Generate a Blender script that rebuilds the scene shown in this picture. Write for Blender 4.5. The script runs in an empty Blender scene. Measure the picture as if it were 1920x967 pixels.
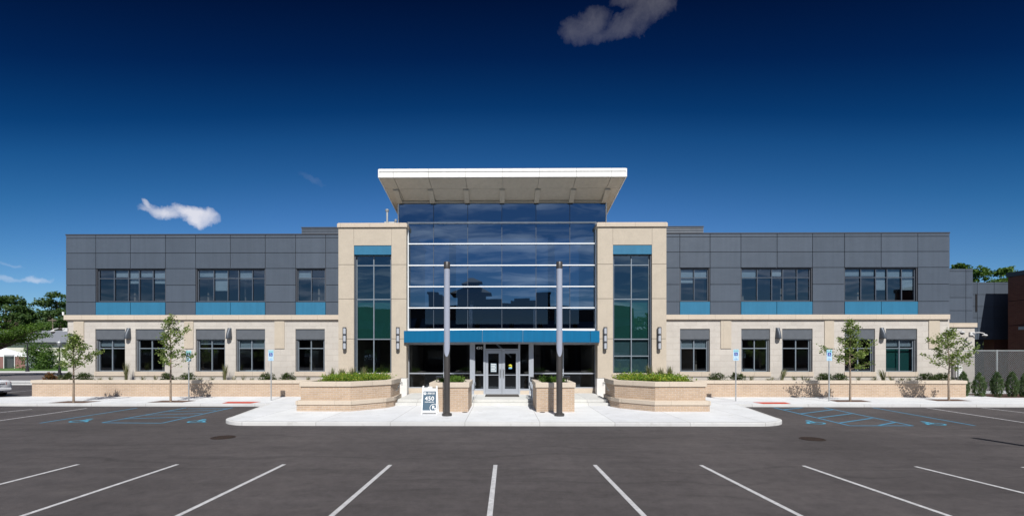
import bpy, math, random
import numpy as np
from mathutils import Vector, Matrix
random.seed(7)
R = math.radians
scene = bpy.context.scene
C = scene.collection

# ------------------------------------------------------------------ camera
TH = R(0.56); CS, SN = math.cos(TH), math.sin(TH)
F = 907.0; HX, HY = 933.0, 660.0; CAMZ = 3.0
cam_data = bpy.data.cameras.new('camera'); cam = bpy.data.objects.new('camera', cam_data); C.objects.link(cam)
cam.location = (0, 0, CAMZ); cam.rotation_euler = (R(90), 0, TH)
cam_data.sensor_width = 36; cam_data.lens = F / 1920 * 36
cam_data.shift_x = 27 / 1920; cam_data.shift_y = 176.5 / 1920
cam_data.clip_start = 0.1; cam_data.clip_end = 5000
scene.camera = cam
# ------------------------------------------------------------------ light
SUNV = Vector((-0.165, 1, -1.06)).normalized()
sd = bpy.data.lights.new('sun', 'SUN'); sun = bpy.data.objects.new('sun', sd); C.objects.link(sun)
sd.energy = 4.9; sd.angle = R(0.5); sd.color = (1.0, 0.972, 0.925)
sun.rotation_euler = SUNV.to_track_quat('-Z', 'Y').to_euler(); sun.location = (5, -20, 30)
scene.view_settings.view_transform = 'Standard'; scene.view_settings.look = 'None'
scene.view_settings.gamma = 1; scene.view_settings.exposure = 0.22
scene.view_settings.use_curve_mapping = False

world = bpy.data.worlds.new('World'); scene.world = world; world.use_nodes = True
wt = world.node_tree; wt.nodes.clear()
def N(nt, t, **kw):
    n = nt.nodes.new(t)
    for k, v in kw.items(): setattr(n, k, v)
    return n
def setin(nt, sock, v):
    if isinstance(v, bpy.types.NodeSocket): nt.links.new(v, sock)
    else: sock.default_value = v
def MA(nt, op, a, b=0.0, c=0.0, clamp=False):
    n = N(nt, 'ShaderNodeMath', operation=op, use_clamp=clamp)
    setin(nt, n.inputs[0], a); setin(nt, n.inputs[1], b); setin(nt, n.inputs[2], c)
    return n.outputs[0]
def VM(nt, op, a, b=(0, 0, 0), scale=None):
    n = N(nt, 'ShaderNodeVectorMath', operation=op)
    setin(nt, n.inputs[0], a); setin(nt, n.inputs[1], b)
    if scale is not None: setin(nt, n.inputs['Scale'], scale)
    return n.outputs['Value'] if op in ('DOT_PRODUCT', 'LENGTH') else n.outputs[0]
def NOISE(nt, vec, scale, detail=4, rough=0.5, col=False):
    n = N(nt, 'ShaderNodeTexNoise'); setin(nt, n.inputs['Vector'], vec)
    n.inputs['Scale'].default_value = scale; n.inputs['Detail'].default_value = detail; n.inputs['Roughness'].default_value = rough
    return n.outputs['Color'] if col else n.outputs[0]
def MIX(nt, f, a, b, typ='MIX'):
    n = N(nt, 'ShaderNodeMix', data_type='RGBA', blend_type=typ)
    setin(nt, n.inputs[0], f); setin(nt, n.inputs[6], a); setin(nt, n.inputs[7], b)
    return n.outputs[2]
def RAMP(nt, f, stops):
    n = N(nt, 'ShaderNodeValToRGB'); setin(nt, n.inputs[0], f)
    e = n.color_ramp.elements
    while len(e) < len(stops): e.new(0.5)
    for i, (p, c) in enumerate(stops): e[i].position = p; e[i].color = (*c, 1) if len(c) == 3 else c
    return n.outputs[0]

sky = N(wt, 'ShaderNodeTexSky', sky_type='NISHITA', sun_disc=False)
sky.sun_elevation = R(46.3); sky.sun_rotation = math.atan2(0.165, -1.0)
sky.air_density = 1.0; sky.dust_density = 0.25; sky.ozone_density = 2.5; sky.altitude = 200
tc = N(wt, 'ShaderNodeTexCoord'); D = VM(wt, 'NORMALIZE', tc.outputs['Generated'])
# deep, polarised blue: contrast + saturation on the sky texture
hs = N(wt, 'ShaderNodeHueSaturation'); wt.links.new(sky.outputs[0], hs.inputs['Color'])
hs.inputs['Hue'].default_value = 0.5; hs.inputs['Saturation'].default_value = 1.12; hs.inputs['Value'].default_value = 1.0
sxyz = N(wt, 'ShaderNodeSeparateXYZ'); wt.links.new(D, sxyz.inputs[0])
# polariser: strength by elevation
tpar = MA(wt, 'MULTIPLY_ADD', MA(wt, 'MULTIPLY', sxyz.outputs[0], sxyz.outputs[0]), 0.28, sxyz.outputs[2])
tint = RAMP(wt, tpar, [(0.0, (0.75, 0.85, 1.0)), (0.24, (0.42, 0.66, 0.92)), (0.30, (0.29, 0.56, 0.81)), (0.355, (0.165, 0.45, 0.68)), (0.41, (0.080, 0.335, 0.56)), (0.45, (0.028, 0.215, 0.42)), (0.52, (0.008, 0.10, 0.25)), (0.59, (0.005, 0.052, 0.145)), (0.75, (0.004, 0.03, 0.09))])
# the polariser works on the part of the sky away from the sun (north); elsewhere the sky keeps its light
nf = MA(wt, 'MULTIPLY_ADD', sxyz.outputs[1], 1.6, 0.5, clamp=True)
polar = MIX(wt, nf, (0.28, 0.42, 0.56, 1), tint)
skyc = MIX(wt, 1.0, hs.outputs[0], polar, 'MULTIPLY')
def pxdir(px, py):
    xc = (px - HX) / F; zc = (HY - py) / F
    return Vector((-SN + xc * CS, CS + xc * SN, zc)).normalized()
warp = VM(wt, 'SCALE', VM(wt, 'SUBTRACT', NOISE(wt, D, 20, 6, 0.62, True), (0.5, 0.5, 0.5)), scale=0.045)
Dw = VM(wt, 'ADD', D, warp)
fine = NOISE(wt, Dw, 26, 7, 0.6)
cloudm = None
def cloud(px, py, w, h, amp, hard=2.4, rot=0.0, k=1.7):
    """one cumulus puff at infinity: an ellipse on the sky sphere broken up by noise"""
    global cloudm
    c = pxdir(px, py); r = Vector((c.y, -c.x, 0)).normalized(); u = r.cross(c).normalized()
    r2 = r * math.cos(rot) + u * math.sin(rot); u2 = u * math.cos(rot) - r * math.sin(rot)
    a = MA(wt, 'DIVIDE', VM(wt, 'DOT_PRODUCT', Dw, tuple(r2)), w / F * c.y)
    b = MA(wt, 'DIVIDE', VM(wt, 'DOT_PRODUCT', VM(wt, 'SUBTRACT', Dw, tuple(c)), tuple(u2)), h / F * c.y)
    rad = MA(wt, 'ADD', MA(wt, 'MULTIPLY', a, a), MA(wt, 'MULTIPLY', b, b))
    front = MA(wt, 'GREATER_THAN', VM(wt, 'DOT_PRODUCT', Dw, tuple(c)), 0.5)
    m = MA(wt, 'ADD', MA(wt, 'SUBTRACT', 1.0, rad), MA(wt, 'MULTIPLY', MA(wt, 'SUBTRACT', fine, 0.5), k))
    m = MA(wt, 'MULTIPLY', MA(wt, 'MULTIPLY', m, 1 / hard, clamp=True), MA(wt, 'MULTIPLY', front, amp))
    cloudm = m if cloudm is None else MA(wt, 'MAXIMUM', cloudm, m)
cloud(1100, 50, 52, 30, 0.13, 1.9, 0.1, 2.4)
cloud(1150, 56, 66, 18, 0.12, 1.9, 0.1, 2.4)
cloud(1215, 16, 56, 36, 0.14, 1.9, 0.45, 2.4)
cloud(1178, 6, 50, 15, 0.10, 1.8, 0.0, 2.4)
cloud(277, 386, 18, 9, 0.62, 1.2, -0.6, 1.3)
cloud(308, 398, 42, 15, 0.70, 1.0, -0.05, 1.3)
cloud(362, 403, 42, 17, 0.74, 1.0, -0.12, 1.3)
cloud(582, 334, 24, 6, 0.06, 2.2, -0.4)
cloud(15, 526, 32, 8, 0.40, 1.6)
cloud(70, 526, 24, 8, 0.44, 1.5)
cloud(20, 495, 28, 5, 0.22, 1.8)
# thin wisps high in the south (behind the camera), only seen reflected in the glass
inv = MA(wt, 'DIVIDE', 1.0, MA(wt, 'ADD', MA(wt, 'MAXIMUM', sxyz.outputs[2], 0.0), 0.10))
proj = VM(wt, 'MULTIPLY', VM(wt, 'SCALE', D, scale=inv), (1.0, 1.7, 0.0))
wn = NOISE(wt, VM(wt, 'ADD', proj, VM(wt, 'SCALE', NOISE(wt, proj, 1.1, 3, 0.5, True), scale=1.3)), 1.15, 8, 0.62)
wis = MA(wt, 'MULTIPLY', MA(wt, 'MULTIPLY', MA(wt, 'SUBTRACT', wn, 0.47), 3.0, clamp=True), MA(wt, 'MULTIPLY', sxyz.outputs[1], -3.0, clamp=True))
wis = MA(wt, 'MULTIPLY', wis, 0.8)
skyc = MIX(wt, cloudm, skyc, (9.6, 9.3, 9.6, 1))
skyc = MIX(wt, wis, skyc, (11.0, 11.5, 12.6, 1))
bg = N(wt, 'ShaderNodeBackground'); bg.inputs['Strength'].default_value = 0.085
wt.links.new(skyc, bg.inputs['Color'])
wo = N(wt, 'ShaderNodeOutputWorld'); wt.links.new(bg.outputs[0], wo.inputs['Surface'])

# ------------------------------------------------------------------ measuring helpers (photo pixel -> metres on a known plane)
def FX(px, Y):
    xc = (px - HX) / F; t = Y / (CS + xc * SN); return t * (-SN + xc * CS)
def FZ(px, py, Y):
    xc = (px - HX) / F; t = Y / (CS + xc * SN); return CAMZ + t * (HY - py) / F
def G(px, py, z=0.0):
    xc = (px - HX) / F; t = (CAMZ - z) * F / (py - HY); return (t * (-SN + xc * CS), t * (CS + xc * SN))

# ------------------------------------------------------------------ materials
def newmat(name):
    m = bpy.data.materials.new(name); m.use_nodes = True
    nt = m.node_tree; nt.nodes.clear()
    out = N(nt, 'ShaderNodeOutputMaterial')
    return m, nt, out
def principled(nt, out, col, rough=0.6, metal=0.0, spec=0.5, normal=None):
    b = N(nt, 'ShaderNodeBsdfPrincipled')
    setin(nt, b.inputs['Base Color'], col if isinstance(col, bpy.types.NodeSocket) else (*col, 1))
    setin(nt, b.inputs['Roughness'], rough); b.inputs['Metallic'].default_value = metal
    b.inputs['Specular IOR Level'].default_value = spec
    if normal is not None: nt.links.new(normal, b.inputs['Normal'])
    nt.links.new(b.outputs[0], out.inputs[0]); return b
def BUMP(nt, h, dist=0.02, strength=0.5):
    n = N(nt, 'ShaderNodeBump'); n.inputs['Distance'].default_value = dist; n.inputs['Strength'].default_value = strength
    setin(nt, n.inputs['Height'], h); return n.outputs[0]
def OC(nt): return N(nt, 'ShaderNodeTexCoord').outputs['Object']
def GP(nt): return N(nt, 'ShaderNodeNewGeometry').outputs['Position']
def UV(nt): return N(nt, 'ShaderNodeTexCoord').outputs['UV']
def sc(c, f): return tuple(min(1, x * f) for x in c)
def pm(name, col, rough=0.6, metal=0.0, var=0.12, scale=3.0, bump=0.0, bscale=60, spec=0.5):
    m, nt, out = newmat(name)
    n = NOISE(nt, GP(nt), scale, 6, 0.6)
    c = RAMP(nt, n, [(0.25, sc(col, 1 - var)), (0.75, sc(col, 1 + var))])
    nrm = BUMP(nt, NOISE(nt, GP(nt), bscale, 4, 0.6), bump, 0.6) if bump else None
    principled(nt, out, c, rough, metal, spec, nrm); return m
def island(name, col, var=0.08, rough=0.5, metal=0.0, spec=0.5, scale=1.2):
    """panels: each loose panel varies a little"""
    m, nt, out = newmat(name)
    g = N(nt, 'ShaderNodeNewGeometry')
    c = RAMP(nt, g.outputs['Random Per Island'], [(0, sc(col, 1 - var)), (1, sc(col, 1 + var))])
    n = NOISE(nt, VM(nt, 'MULTIPLY', g.outputs['Position'], (1, 1, 0.35)), scale, 5, 0.6)
    c = MIX(nt, 1.0, c, RAMP(nt, n, [(0.3, (0.93, 0.93, 0.93)), (0.7, (1, 1, 1))]), 'MULTIPLY')
    wav = BUMP(nt, NOISE(nt, g.outputs['Position'], 1.3, 2, 0.5), 0.05, 0.35)
    stk = NOISE(nt, VM(nt, 'MULTIPLY', g.outputs['Position'], (5, 5, 0.25)), 1.0, 5, 0.6)
    c = MIX(nt, 1.0, c, RAMP(nt, stk, [(0.35, (0.93, 0.93, 0.93)), (0.6, (1.02, 1.02, 1.02))]), 'MULTIPLY')
    principled(nt, out, c, rough, metal, spec, wav); return m
def brickmat(name, c1, c2, mortar, bw, rh, ms=0.012, rough=0.85, bump=0.004, noisev=0.15, offset=0.5, nscale=1.2):
    m, nt, out = newmat(name)
    b = N(nt, 'ShaderNodeTexBrick', offset=offset); setin(nt, b.inputs['Vector'], UV(nt))
    b.inputs['Color1'].default_value = (*c1, 1); b.inputs['Color2'].default_value = (*c2, 1); b.inputs['Mortar'].default_value = (*mortar, 1)
    b.inputs['Scale'].default_value = 1; b.inputs['Brick Width'].default_value = bw; b.inputs['Row Height'].default_value = rh
    b.inputs['Mortar Size'].default_value = ms; b.inputs['Mortar Smooth'].default_value = 0.2; b.inputs['Bias'].default_value = -0.1
    P = GP(nt)
    n = NOISE(nt, P, nscale, 6, 0.65)
    c = MIX(nt, 1.0, b.outputs['Color'], RAMP(nt, n, [(0.3, (1 - noisev,) * 3), (0.7, (1, 1, 1))]), 'MULTIPLY')
    n2 = NOISE(nt, P, 22, 5, 0.7)
    c = MIX(nt, 1.0, c, RAMP(nt, n2, [(0.3, (0.86, 0.86, 0.86)), (0.7, (1.04, 1.03, 1.02))]), 'MULTIPLY')
    h = MA(nt, 'ADD', MA(nt, 'MULTIPLY', b.outputs['Fac'], -1.0), MA(nt, 'MULTIPLY', n2, 0.6))
    principled(nt, out, c, rough, 0, 0.3, BUMP(nt, h, bump * 2.5, 0.8)); return m
def leafmat(name, c1, c2, c3=None, trans=0.35):
    m, nt, out = newmat(name)
    g = N(nt, 'ShaderNodeNewGeometry')
    st = [(0, c1), (0.6, c2)] + ([(1.0, c3)] if c3 else [])
    c = RAMP(nt, g.outputs['Random Per Island'], st)
    n = NOISE(nt, g.outputs['Position'], 0.9, 3, 0.5)
    c = MIX(nt, 1.0, c, RAMP(nt, n, [(0.3, (0.7, 0.75, 0.7)), (0.7, (1.15, 1.12, 1.0))]), 'MULTIPLY')
    d = N(nt, 'ShaderNodeBsdfPrincipled'); nt.links.new(c, d.inputs['Base Color']); d.inputs['Roughness'].default_value = 0.55; d.inputs['Specular IOR Level'].default_value = 0.3
    t = N(nt, 'ShaderNodeBsdfTranslucent'); nt.links.new(MIX(nt, 1.0, c, (1.3, 1.5, 0.6, 1), 'MULTIPLY'), t.inputs['Color'])
    mx = N(nt, 'ShaderNodeMixShader'); mx.inputs[0].default_value = trans
    nt.links.new(d.outputs[0], mx.inputs[1]); nt.links.new(t.outputs[0], mx.inputs[2]); nt.links.new(mx.outputs[0], out.inputs[0]); return m
def glassmat(name, refl=(0.5, 0.55, 0.62), fac=0.35, through=(0.22, 0.26, 0.28), wob=0.0):
    m, nt, out = newmat(name)
    g = N(nt, 'ShaderNodeNewGeometry')
    c = MA(nt, 'ABSOLUTE', VM(nt, 'DOT_PRODUCT', g.outputs['Incoming'], g.outputs['True Normal']))
    sch = MA(nt, 'POWER', MA(nt, 'SUBTRACT', 1.0, c, clamp=True), 5.0)
    f = MA(nt, 'ADD', fac, MA(nt, 'MULTIPLY', sch, 1 - fac), clamp=True)
    gl = N(nt, 'ShaderNodeBsdfGlossy'); gl.inputs['Color'].default_value = (*refl, 1); gl.inputs['Roughness'].default_value = 0.012
    if wob:
        nb = BUMP(nt, NOISE(nt, GP(nt), 0.55, 1, 0.4), wob, 1.0)
        wn_ = N(nt, 'ShaderNodeTexWhiteNoise', noise_dimensions='1D'); nt.links.new(g.outputs['Random Per Island'], wn_.inputs['W'])
        tl = VM(nt, 'SCALE', VM(nt, 'SUBTRACT', wn_.outputs['Color'], (0.5, 0.5, 0.5)), scale=0.010)     # every pane sits a hair out of plane
        nt.links.new(VM(nt, 'NORMALIZE', VM(nt, 'ADD', nb, tl)), gl.inputs['Normal'])
    tr = N(nt, 'ShaderNodeBsdfTransparent'); tr.inputs['Color'].default_value = (*through, 1)
    mx = N(nt, 'ShaderNodeMixShader'); nt.links.new(f, mx.inputs[0]); nt.links.new(tr.outputs[0], mx.inputs[1]); nt.links.new(gl.outputs[0], mx.inputs[2])
    nt.links.new(mx.outputs[0], out.inputs[0]); return m

M = {}
M['metal_panel'] = island('metal_panel', (0.074, 0.092, 0.120), 0.06, 0.42, 0.0, 0.5)
M['metal_dark'] = pm('metal_dark', (0.05, 0.054, 0.065), 0.5, 0.0, 0.08)
M['backing'] = pm('backing', (0.012, 0.013, 0.018), 0.8)
M['grey_frame'] = pm('grey_frame', (0.10, 0.11, 0.125), 0.45)
M['mullion'] = pm('mullion', (0.23, 0.27, 0.31), 0.4, 0.3)
M['mullion_dark'] = pm('mullion_dark', (0.07, 0.085, 0.11), 0.4)
M['white_mullion'] = pm('white_mullion', (0.82, 0.85, 0.88), 0.35, 0.0, 0.03)
M['blue_panel'] = island('blue_panel', (0.030, 0.158, 0.275), 0.05, 0.4)
M['blue_band'] = island('blue_band', (0.004, 0.125, 0.27), 0.03, 0.35)
M['stone'] = brickmat('limestone', (0.545, 0.51, 0.465), (0.505, 0.47, 0.43), (0.505, 0.455, 0.40), 0.80, 0.40, 0.007, 0.9, 0.003, 0.12)
M['precast'] = brickmat('precast', (0.515, 0.45, 0.365), (0.505, 0.44, 0.355), (0.40, 0.33, 0.25), 30, 30, 0.004, 0.85, 0.002, 0.10, nscale=2.0)
M['cap'] = brickmat('stone_cap', (0.57, 0.49, 0.40), (0.55, 0.475, 0.39), (0.42, 0.36, 0.29), 1.8, 5, 0.012, 0.85, 0.002, 0.08)
M['white_stone'] = pm('white_stone', (0.68, 0.66, 0.63), 0.8, 0, 0.08, 3, 0.003)
M['brick'] = brickmat('tan_brick', (0.52, 0.385, 0.275), (0.45, 0.325, 0.23), (0.58, 0.50, 0.42), 0.30, 0.10, 0.012)
M['red_brick'] = brickmat('red_brick', (0.25, 0.095, 0.062), (0.19, 0.070, 0.048), (0.22, 0.14, 0.11), 0.30, 0.10, 0.012)
M['canopy_white'] = island('canopy_white', (0.80, 0.79, 0.76), 0.015, 0.4)
M['soffit'] = island('soffit', (0.58, 0.52, 0.43), 0.03, 0.55)
M['alu'] = pm('aluminium', (0.42, 0.45, 0.50), 0.38, 0.35, 0.04)
M['steel'] = pm('steel', (0.55, 0.57, 0.58), 0.3, 0.9, 0.06)
M['galv'] = pm('galvanised', (0.42, 0.44, 0.45), 0.5, 0.5, 0.1)
M['bronze'] = pm('bronze_pole', (0.055, 0.050, 0.048), 0.42, 0.2, 0.08)
M['black'] = pm('black_plastic', (0.015, 0.015, 0.017), 0.45)
M['diffuser'] = pm('lamp_diffuser', (0.32, 0.345, 0.42), 0.35, 0, 0.02)
M['white_paint'] = pm('white_plastic', (0.80, 0.80, 0.80), 0.4, 0, 0.03)
M['lamp_white'] = pm('lamp_lens', (0.42, 0.44, 0.48), 0.3, 0, 0.02)
M['sign_slate'] = pm('sign_slate', (0.055, 0.10, 0.145), 0.5, 0, 0.04)
M['sign_blue'] = pm('sign_blue', (0.004, 0.045, 0.28), 0.4)
M['sign_pale'] = pm('sign_pale', (0.42, 0.62, 0.78), 0.45, 0, 0.03)
M['sign_teal'] = pm('sign_teal', (0.10, 0.42, 0.48), 0.45)
M['rubber'] = pm('rubber_mat', (0.05, 0.043, 0.038), 0.9, 0, 0.1, 30)
M['mulch'] = pm('mulch', (0.095, 0.05, 0.033), 0.95, 0, 0.5, 14, 0.03, 25)
M['soil'] = pm('soil', (0.055, 0.035, 0.025), 0.95, 0, 0.4, 14, 0.03, 25)
M['bark'] = pm('bark', (0.26, 0.20, 0.15), 0.9, 0, 0.25, 8, 0.01, 30)
M['bark_dark'] = pm('bark_dark', (0.08, 0.06, 0.045), 0.9, 0, 0.25, 8, 0.02, 12)
M['interior_wall'] = pm('interior_wall', (0.34, 0.27, 0.22), 0.8, 0, 0.1)
M['interior_dark'] = pm('interior_dark', (0.12, 0.10, 0.09), 0.8)
M['ceiling'] = pm('ceiling_tile', (0.6, 0.6, 0.6), 0.8)
M['blind'] = pm('blind', (0.62, 0.68, 0.72), 0.7, 0, 0.04)
M['green_blind'] = pm('green_film', (0.025, 0.15, 0.13), 0.5, 0, 0.15, 1.0)
M['glass'] = glassmat('window_glass', (0.42, 0.48, 0.56), 0.26, (0.50, 0.57, 0.61), 0.004)
M['glass_curtain'] = glassmat('curtain_glass', (0.36, 0.47, 0.60), 0.50, (0.07, 0.085, 0.11), 0.0035)
M['glass_tower'] = glassmat('tower_glass', (0.36, 0.48, 0.55), 0.30, (0.50, 0.60, 0.60), 0.006)
M['glass_store'] = glassmat('store_glass', (0.40, 0.45, 0.50), 0.14, (0.40, 0.43, 0.46), 0.004)
M['white_roof'] = pm('white_roof', (0.55, 0.54, 0.47), 0.7)
M['shingle'] = pm('grey_shingle', (0.17, 0.18, 0.205), 0.9, 0, 0.15, 6)
M['seam_metal'] = pm('seam_metal', (0.16, 0.19, 0.21), 0.5, 0.2)
M['car_paint'] = pm('car_paint', (0.72, 0.73, 0.76), 0.18, 0, 0.01)
M['car_glass'] = pm('car_glass', (0.01, 0.012, 0.014), 0.05)
M['red_lens'] = pm('red_lens', (0.35, 0.01, 0.012), 0.15)
M['chrome'] = pm('chrome', (0.75, 0.75, 0.75), 0.12, 1.0)
M['tyre'] = pm('tyre', (0.02, 0.02, 0.02), 0.85)
M['rust_iron'] = brickmat('manhole_iron', (0.055, 0.030, 0.022), (0.04, 0.024, 0.018), (0.02, 0.013, 0.01), 0.06, 0.06, 0.012, 0.8, 0.003)
M['red_patch'] = brickmat('detectable_red', (0.66, 0.09, 0.05), (0.62, 0.08, 0.045), (0.55, 0.07, 0.045), 0.06, 0.06, 0.01, 0.8, 0.003, 0.12, 0.0)
M['tent'] = pm('tent_white', (0.78, 0.78, 0.80), 0.6, 0, 0.03)
M['tent_grey'] = pm('tent_grey', (0.20, 0.23, 0.26), 0.7)
M['tent_red'] = pm('tent_red', (0.24, 0.12, 0.11), 0.7, 0, 0.2, 0.5)
M['yellow'] = pm('yellow_sticker', (0.60, 0.55, 0.04), 0.5)
M['paper'] = pm('paper', (0.22, 0.28, 0.32), 0.6, 0, 0.3, 12)
M['wood_post'] = pm('wood_post', (0.17, 0.14, 0.11), 0.9, 0, 0.2)

def asphalt():
    m, nt, out = newmat('asphalt'); P = GP(nt)
    c = RAMP(nt, NOISE(nt, P, 0.22, 6, 0.62), [(0.32, (0.056, 0.051, 0.053)), (0.5, (0.069, 0.063, 0.0655)), (0.68, (0.086, 0.078, 0.080))])
    st = VM(nt, 'MULTIPLY', P, (0.10, 1.6, 1))       # roller passes
    c = MIX(nt, 1.0, c, RAMP(nt, NOISE(nt, st, 1.0, 4, 0.55), [(0.3, (0.88, 0.87, 0.87)), (0.7, (1.08, 1.07, 1.07))]), 'MULTIPLY')
    gr = NOISE(nt, P, 55, 3, 0.8)
    c = MIX(nt, 1.0, c, RAMP(nt, gr, [(0.3, (0.62, 0.62, 0.62)), (0.72, (1.35, 1.33, 1.3))]), 'MULTIPLY')
    g2 = NOISE(nt, P, 9, 6, 0.7)
    c = MIX(nt, 1.0, c, RAMP(nt, g2, [(0.3, (0.86, 0.86, 0.86)), (0.7, (1.1, 1.09, 1.09))]), 'MULTIPLY')
    g3 = NOISE(nt, P, 2.6, 8, 0.72)
    c = MIX(nt, 1.0, c, RAMP(nt, g3, [(0.32, (0.80, 0.79, 0.79)), (0.5, (1, 1, 1)), (0.70, (1.18, 1.16, 1.15))]), 'MULTIPLY')
    # paving seam across the aisle and faint wheel scuffs along it
    sy = N(nt, 'ShaderNodeSeparateXYZ'); nt.links.new(VM(nt, 'ADD', P, VM(nt, 'SCALE', NOISE(nt, P, 0.7, 3, 0.6, True), scale=0.16)), sy.inputs[0])
    for yy, ww, amt, cc in ((12.62, 0.018, 0.30, (0.15, 0.14, 0.13, 1)), (16.0, 0.010, 0.22, (0.02, 0.02, 0.02, 1)), (9.9, 0.010, 0.2, (0.02, 0.02, 0.02, 1))):
        ln = MA(nt, 'LESS_THAN', MA(nt, 'ABSOLUTE', MA(nt, 'SUBTRACT', sy.outputs[1], yy)), ww)
        c = MIX(nt, MA(nt, 'MULTIPLY', MA(nt, 'MULTIPLY', ln, amt), RAMP(nt, g3, [(0.4, (0.1, 0.1, 0.1)), (0.6, (1, 1, 1))])), c, cc)
    scf = NOISE(nt, VM(nt, 'MULTIPLY', VM(nt, 'ADD', P, VM(nt, 'SCALE', NOISE(nt, P, 0.25, 2, 0.5, True), scale=3.0)), (0.07, 3.2, 1)), 1.0, 3, 0.5)
    c = MIX(nt, 1.0, c, RAMP(nt, scf, [(0.30, (0.80, 0.80, 0.80)), (0.42, (1, 1, 1)), (0.62, (1, 1, 1)), (0.72, (1.10, 1.09, 1.08))]), 'MULTIPLY')
    # small oil spots
    v = N(nt, 'ShaderNodeTexVoronoi', feature='F1'); setin(nt, v.inputs['Vector'], VM(nt, 'ADD', P, VM(nt, 'SCALE', NOISE(nt, P, 3, 3, 0.5, True), scale=0.5))); v.inputs['Scale'].default_value = 0.42
    sp = N(nt, 'ShaderNodeSeparateColor'); nt.links.new(v.outputs['Color'], sp.inputs[0])
    lim = MA(nt, 'MULTIPLY', MA(nt, 'GREATER_THAN', sp.outputs[0], 0.35), MA(nt, 'MULTIPLY', sp.outputs[1], 0.085))
    spot = MA(nt, 'MULTIPLY', MA(nt, 'SUBTRACT', lim, v.outputs['Distance']), 22, clamp=True)
    c = MIX(nt, MA(nt, 'MULTIPLY', spot, 0.75), c, (0.022, 0.02, 0.02, 1))
    # big faint worn / damp patches
    wp = RAMP(nt, NOISE(nt, VM(nt, 'MULTIPLY', P, (0.5, 1.0, 1)), 0.35, 8, 0.7), [(0.60, (0, 0, 0)), (0.68, (1, 1, 1))])
    c = MIX(nt, MA(nt, 'MULTIPLY', wp, 0.14), c, (0.15, 0.135, 0.125, 1))
    principled(nt, out, c, 0.88, 0, 0.35, BUMP(nt, gr, 0.006, 0.7)); return m
M['asphalt'] = asphalt()
def road_old():
    return pm('road_asphalt', (0.13, 0.12, 0.125), 0.9, 0, 0.12, 0.5)
M['road'] = road_old()
def concrete(name, col, jx, jy, ox=0.0, oy=0.0):
    m, nt, out = newmat(name); P = GP(nt)
    c = RAMP(nt, NOISE(nt, P, 0.8, 7, 0.65), [(0.3, sc(col, 0.90)), (0.7, sc(col, 1.06))])
    c = MIX(nt, 1.0, c, RAMP(nt, NOISE(nt, P, 30, 4, 0.7), [(0.3, (0.93, 0.93, 0.93)), (0.7, (1.04, 1.04, 1.04))]), 'MULTIPLY')
    s = N(nt, 'ShaderNodeSeparateXYZ'); nt.links.new(P, s.inputs[0])
    def line(v, pitch, off):
        q = MA(nt, 'PINGPONG', MA(nt, 'ADD', v, off), pitch / 2)
        return MA(nt, 'LESS_THAN', q, 0.014)
    j = MA(nt, 'MAXIMUM', line(s.outputs[0], jx, ox), line(s.outputs[1], jy, oy))
    # slab to slab tone
    fx = MA(nt, 'FLOOR', MA(nt, 'DIVIDE', MA(nt, 'ADD', s.outputs[0], ox), jx)); fy = MA(nt, 'FLOOR', MA(nt, 'DIVIDE', MA(nt, 'ADD', s.outputs[1], oy), jy))
    w = N(nt, 'ShaderNodeTexWhiteNoise', noise_dimensions='2D'); cmb = N(nt, 'ShaderNodeCombineXYZ'); nt.links.new(fx, cmb.inputs[0]); nt.links.new(fy, cmb.inputs[1]); nt.links.new(cmb.outputs[0], w.inputs['Vector'])
    c = MIX(nt, 1.0, c, RAMP(nt, w.outputs['Value'], [(0, (0.94, 0.94, 0.95)), (1, (1.02, 1.02, 1.01))]), 'MULTIPLY')
    c = MIX(nt, MA(nt, 'MULTIPLY', j, 0.55), c, (0.22, 0.21, 0.20, 1))
    # faint dirt veins
    dn = RAMP(nt, NOISE(nt, P, 2.2, 8, 0.75), [(0.56, (1, 1, 1)), (0.72, (0.78, 0.77, 0.75))])
    c = MIX(nt, 1.0, c, dn, 'MULTIPLY')
    principled(nt, out, c, 0.85, 0, 0.3, BUMP(nt, NOISE(nt, P, 60, 3, 0.6), 0.003, 0.4)); return m
M['concrete'] = concrete('concrete', (0.63, 0.64, 0.655), 3.05, 30.0, 1.525, 4.2)
M['concrete_walk'] = concrete('concrete_walk', (0.63, 0.64, 0.655), 1.8, 1.9, 0.6, 0.15)
M['kerb'] = concrete('kerb_concrete', (0.57, 0.57, 0.565), 3.05, 60.0, 1.525, 9)
M['step'] = concrete('step_concrete', (0.56, 0.56, 0.54), 3.05, 60.0, 1.525, 9)
def paintmat(name, col, wear=0.35, under=(0.075, 0.068, 0.068)):
    m, nt, out = newmat(name); P = GP(nt)
    n = NOISE(nt, P, 7, 8, 0.78)
    f = RAMP(nt, n, [(0.42 - 0.0, (1, 1, 1)), (0.42 + wear * 0.7, (0, 0, 0))])
    n2 = RAMP(nt, NOISE(nt, P, 70, 2, 0.7), [(0.36, (0, 0, 0)), (0.46, (1, 1, 1))])
    k = MA(nt, 'MULTIPLY', MA(nt, 'SUBTRACT', 1.0, MA(nt, 'MULTIPLY', f, wear)), MA(nt, 'ADD', MA(nt, 'MULTIPLY', n2, 0.25), 0.75))
    c = MIX(nt, k, (*under, 1), (*col, 1))
    principled(nt, out, c, 0.75, 0, 0.3, BUMP(nt, NOISE(nt, P, 55, 3, 0.8), 0.004, 0.6)); return m
M['stripe_white'] = paintmat('stripe_white', (0.62, 0.62, 0.64), 0.42)
M['stripe_blue'] = paintmat('stripe_blue', (0.055, 0.33, 0.56), 0.5)
M['stripe_blue_worn'] = paintmat('stripe_blue_worn', (0.08, 0.46, 0.70), 0.45)
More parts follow.
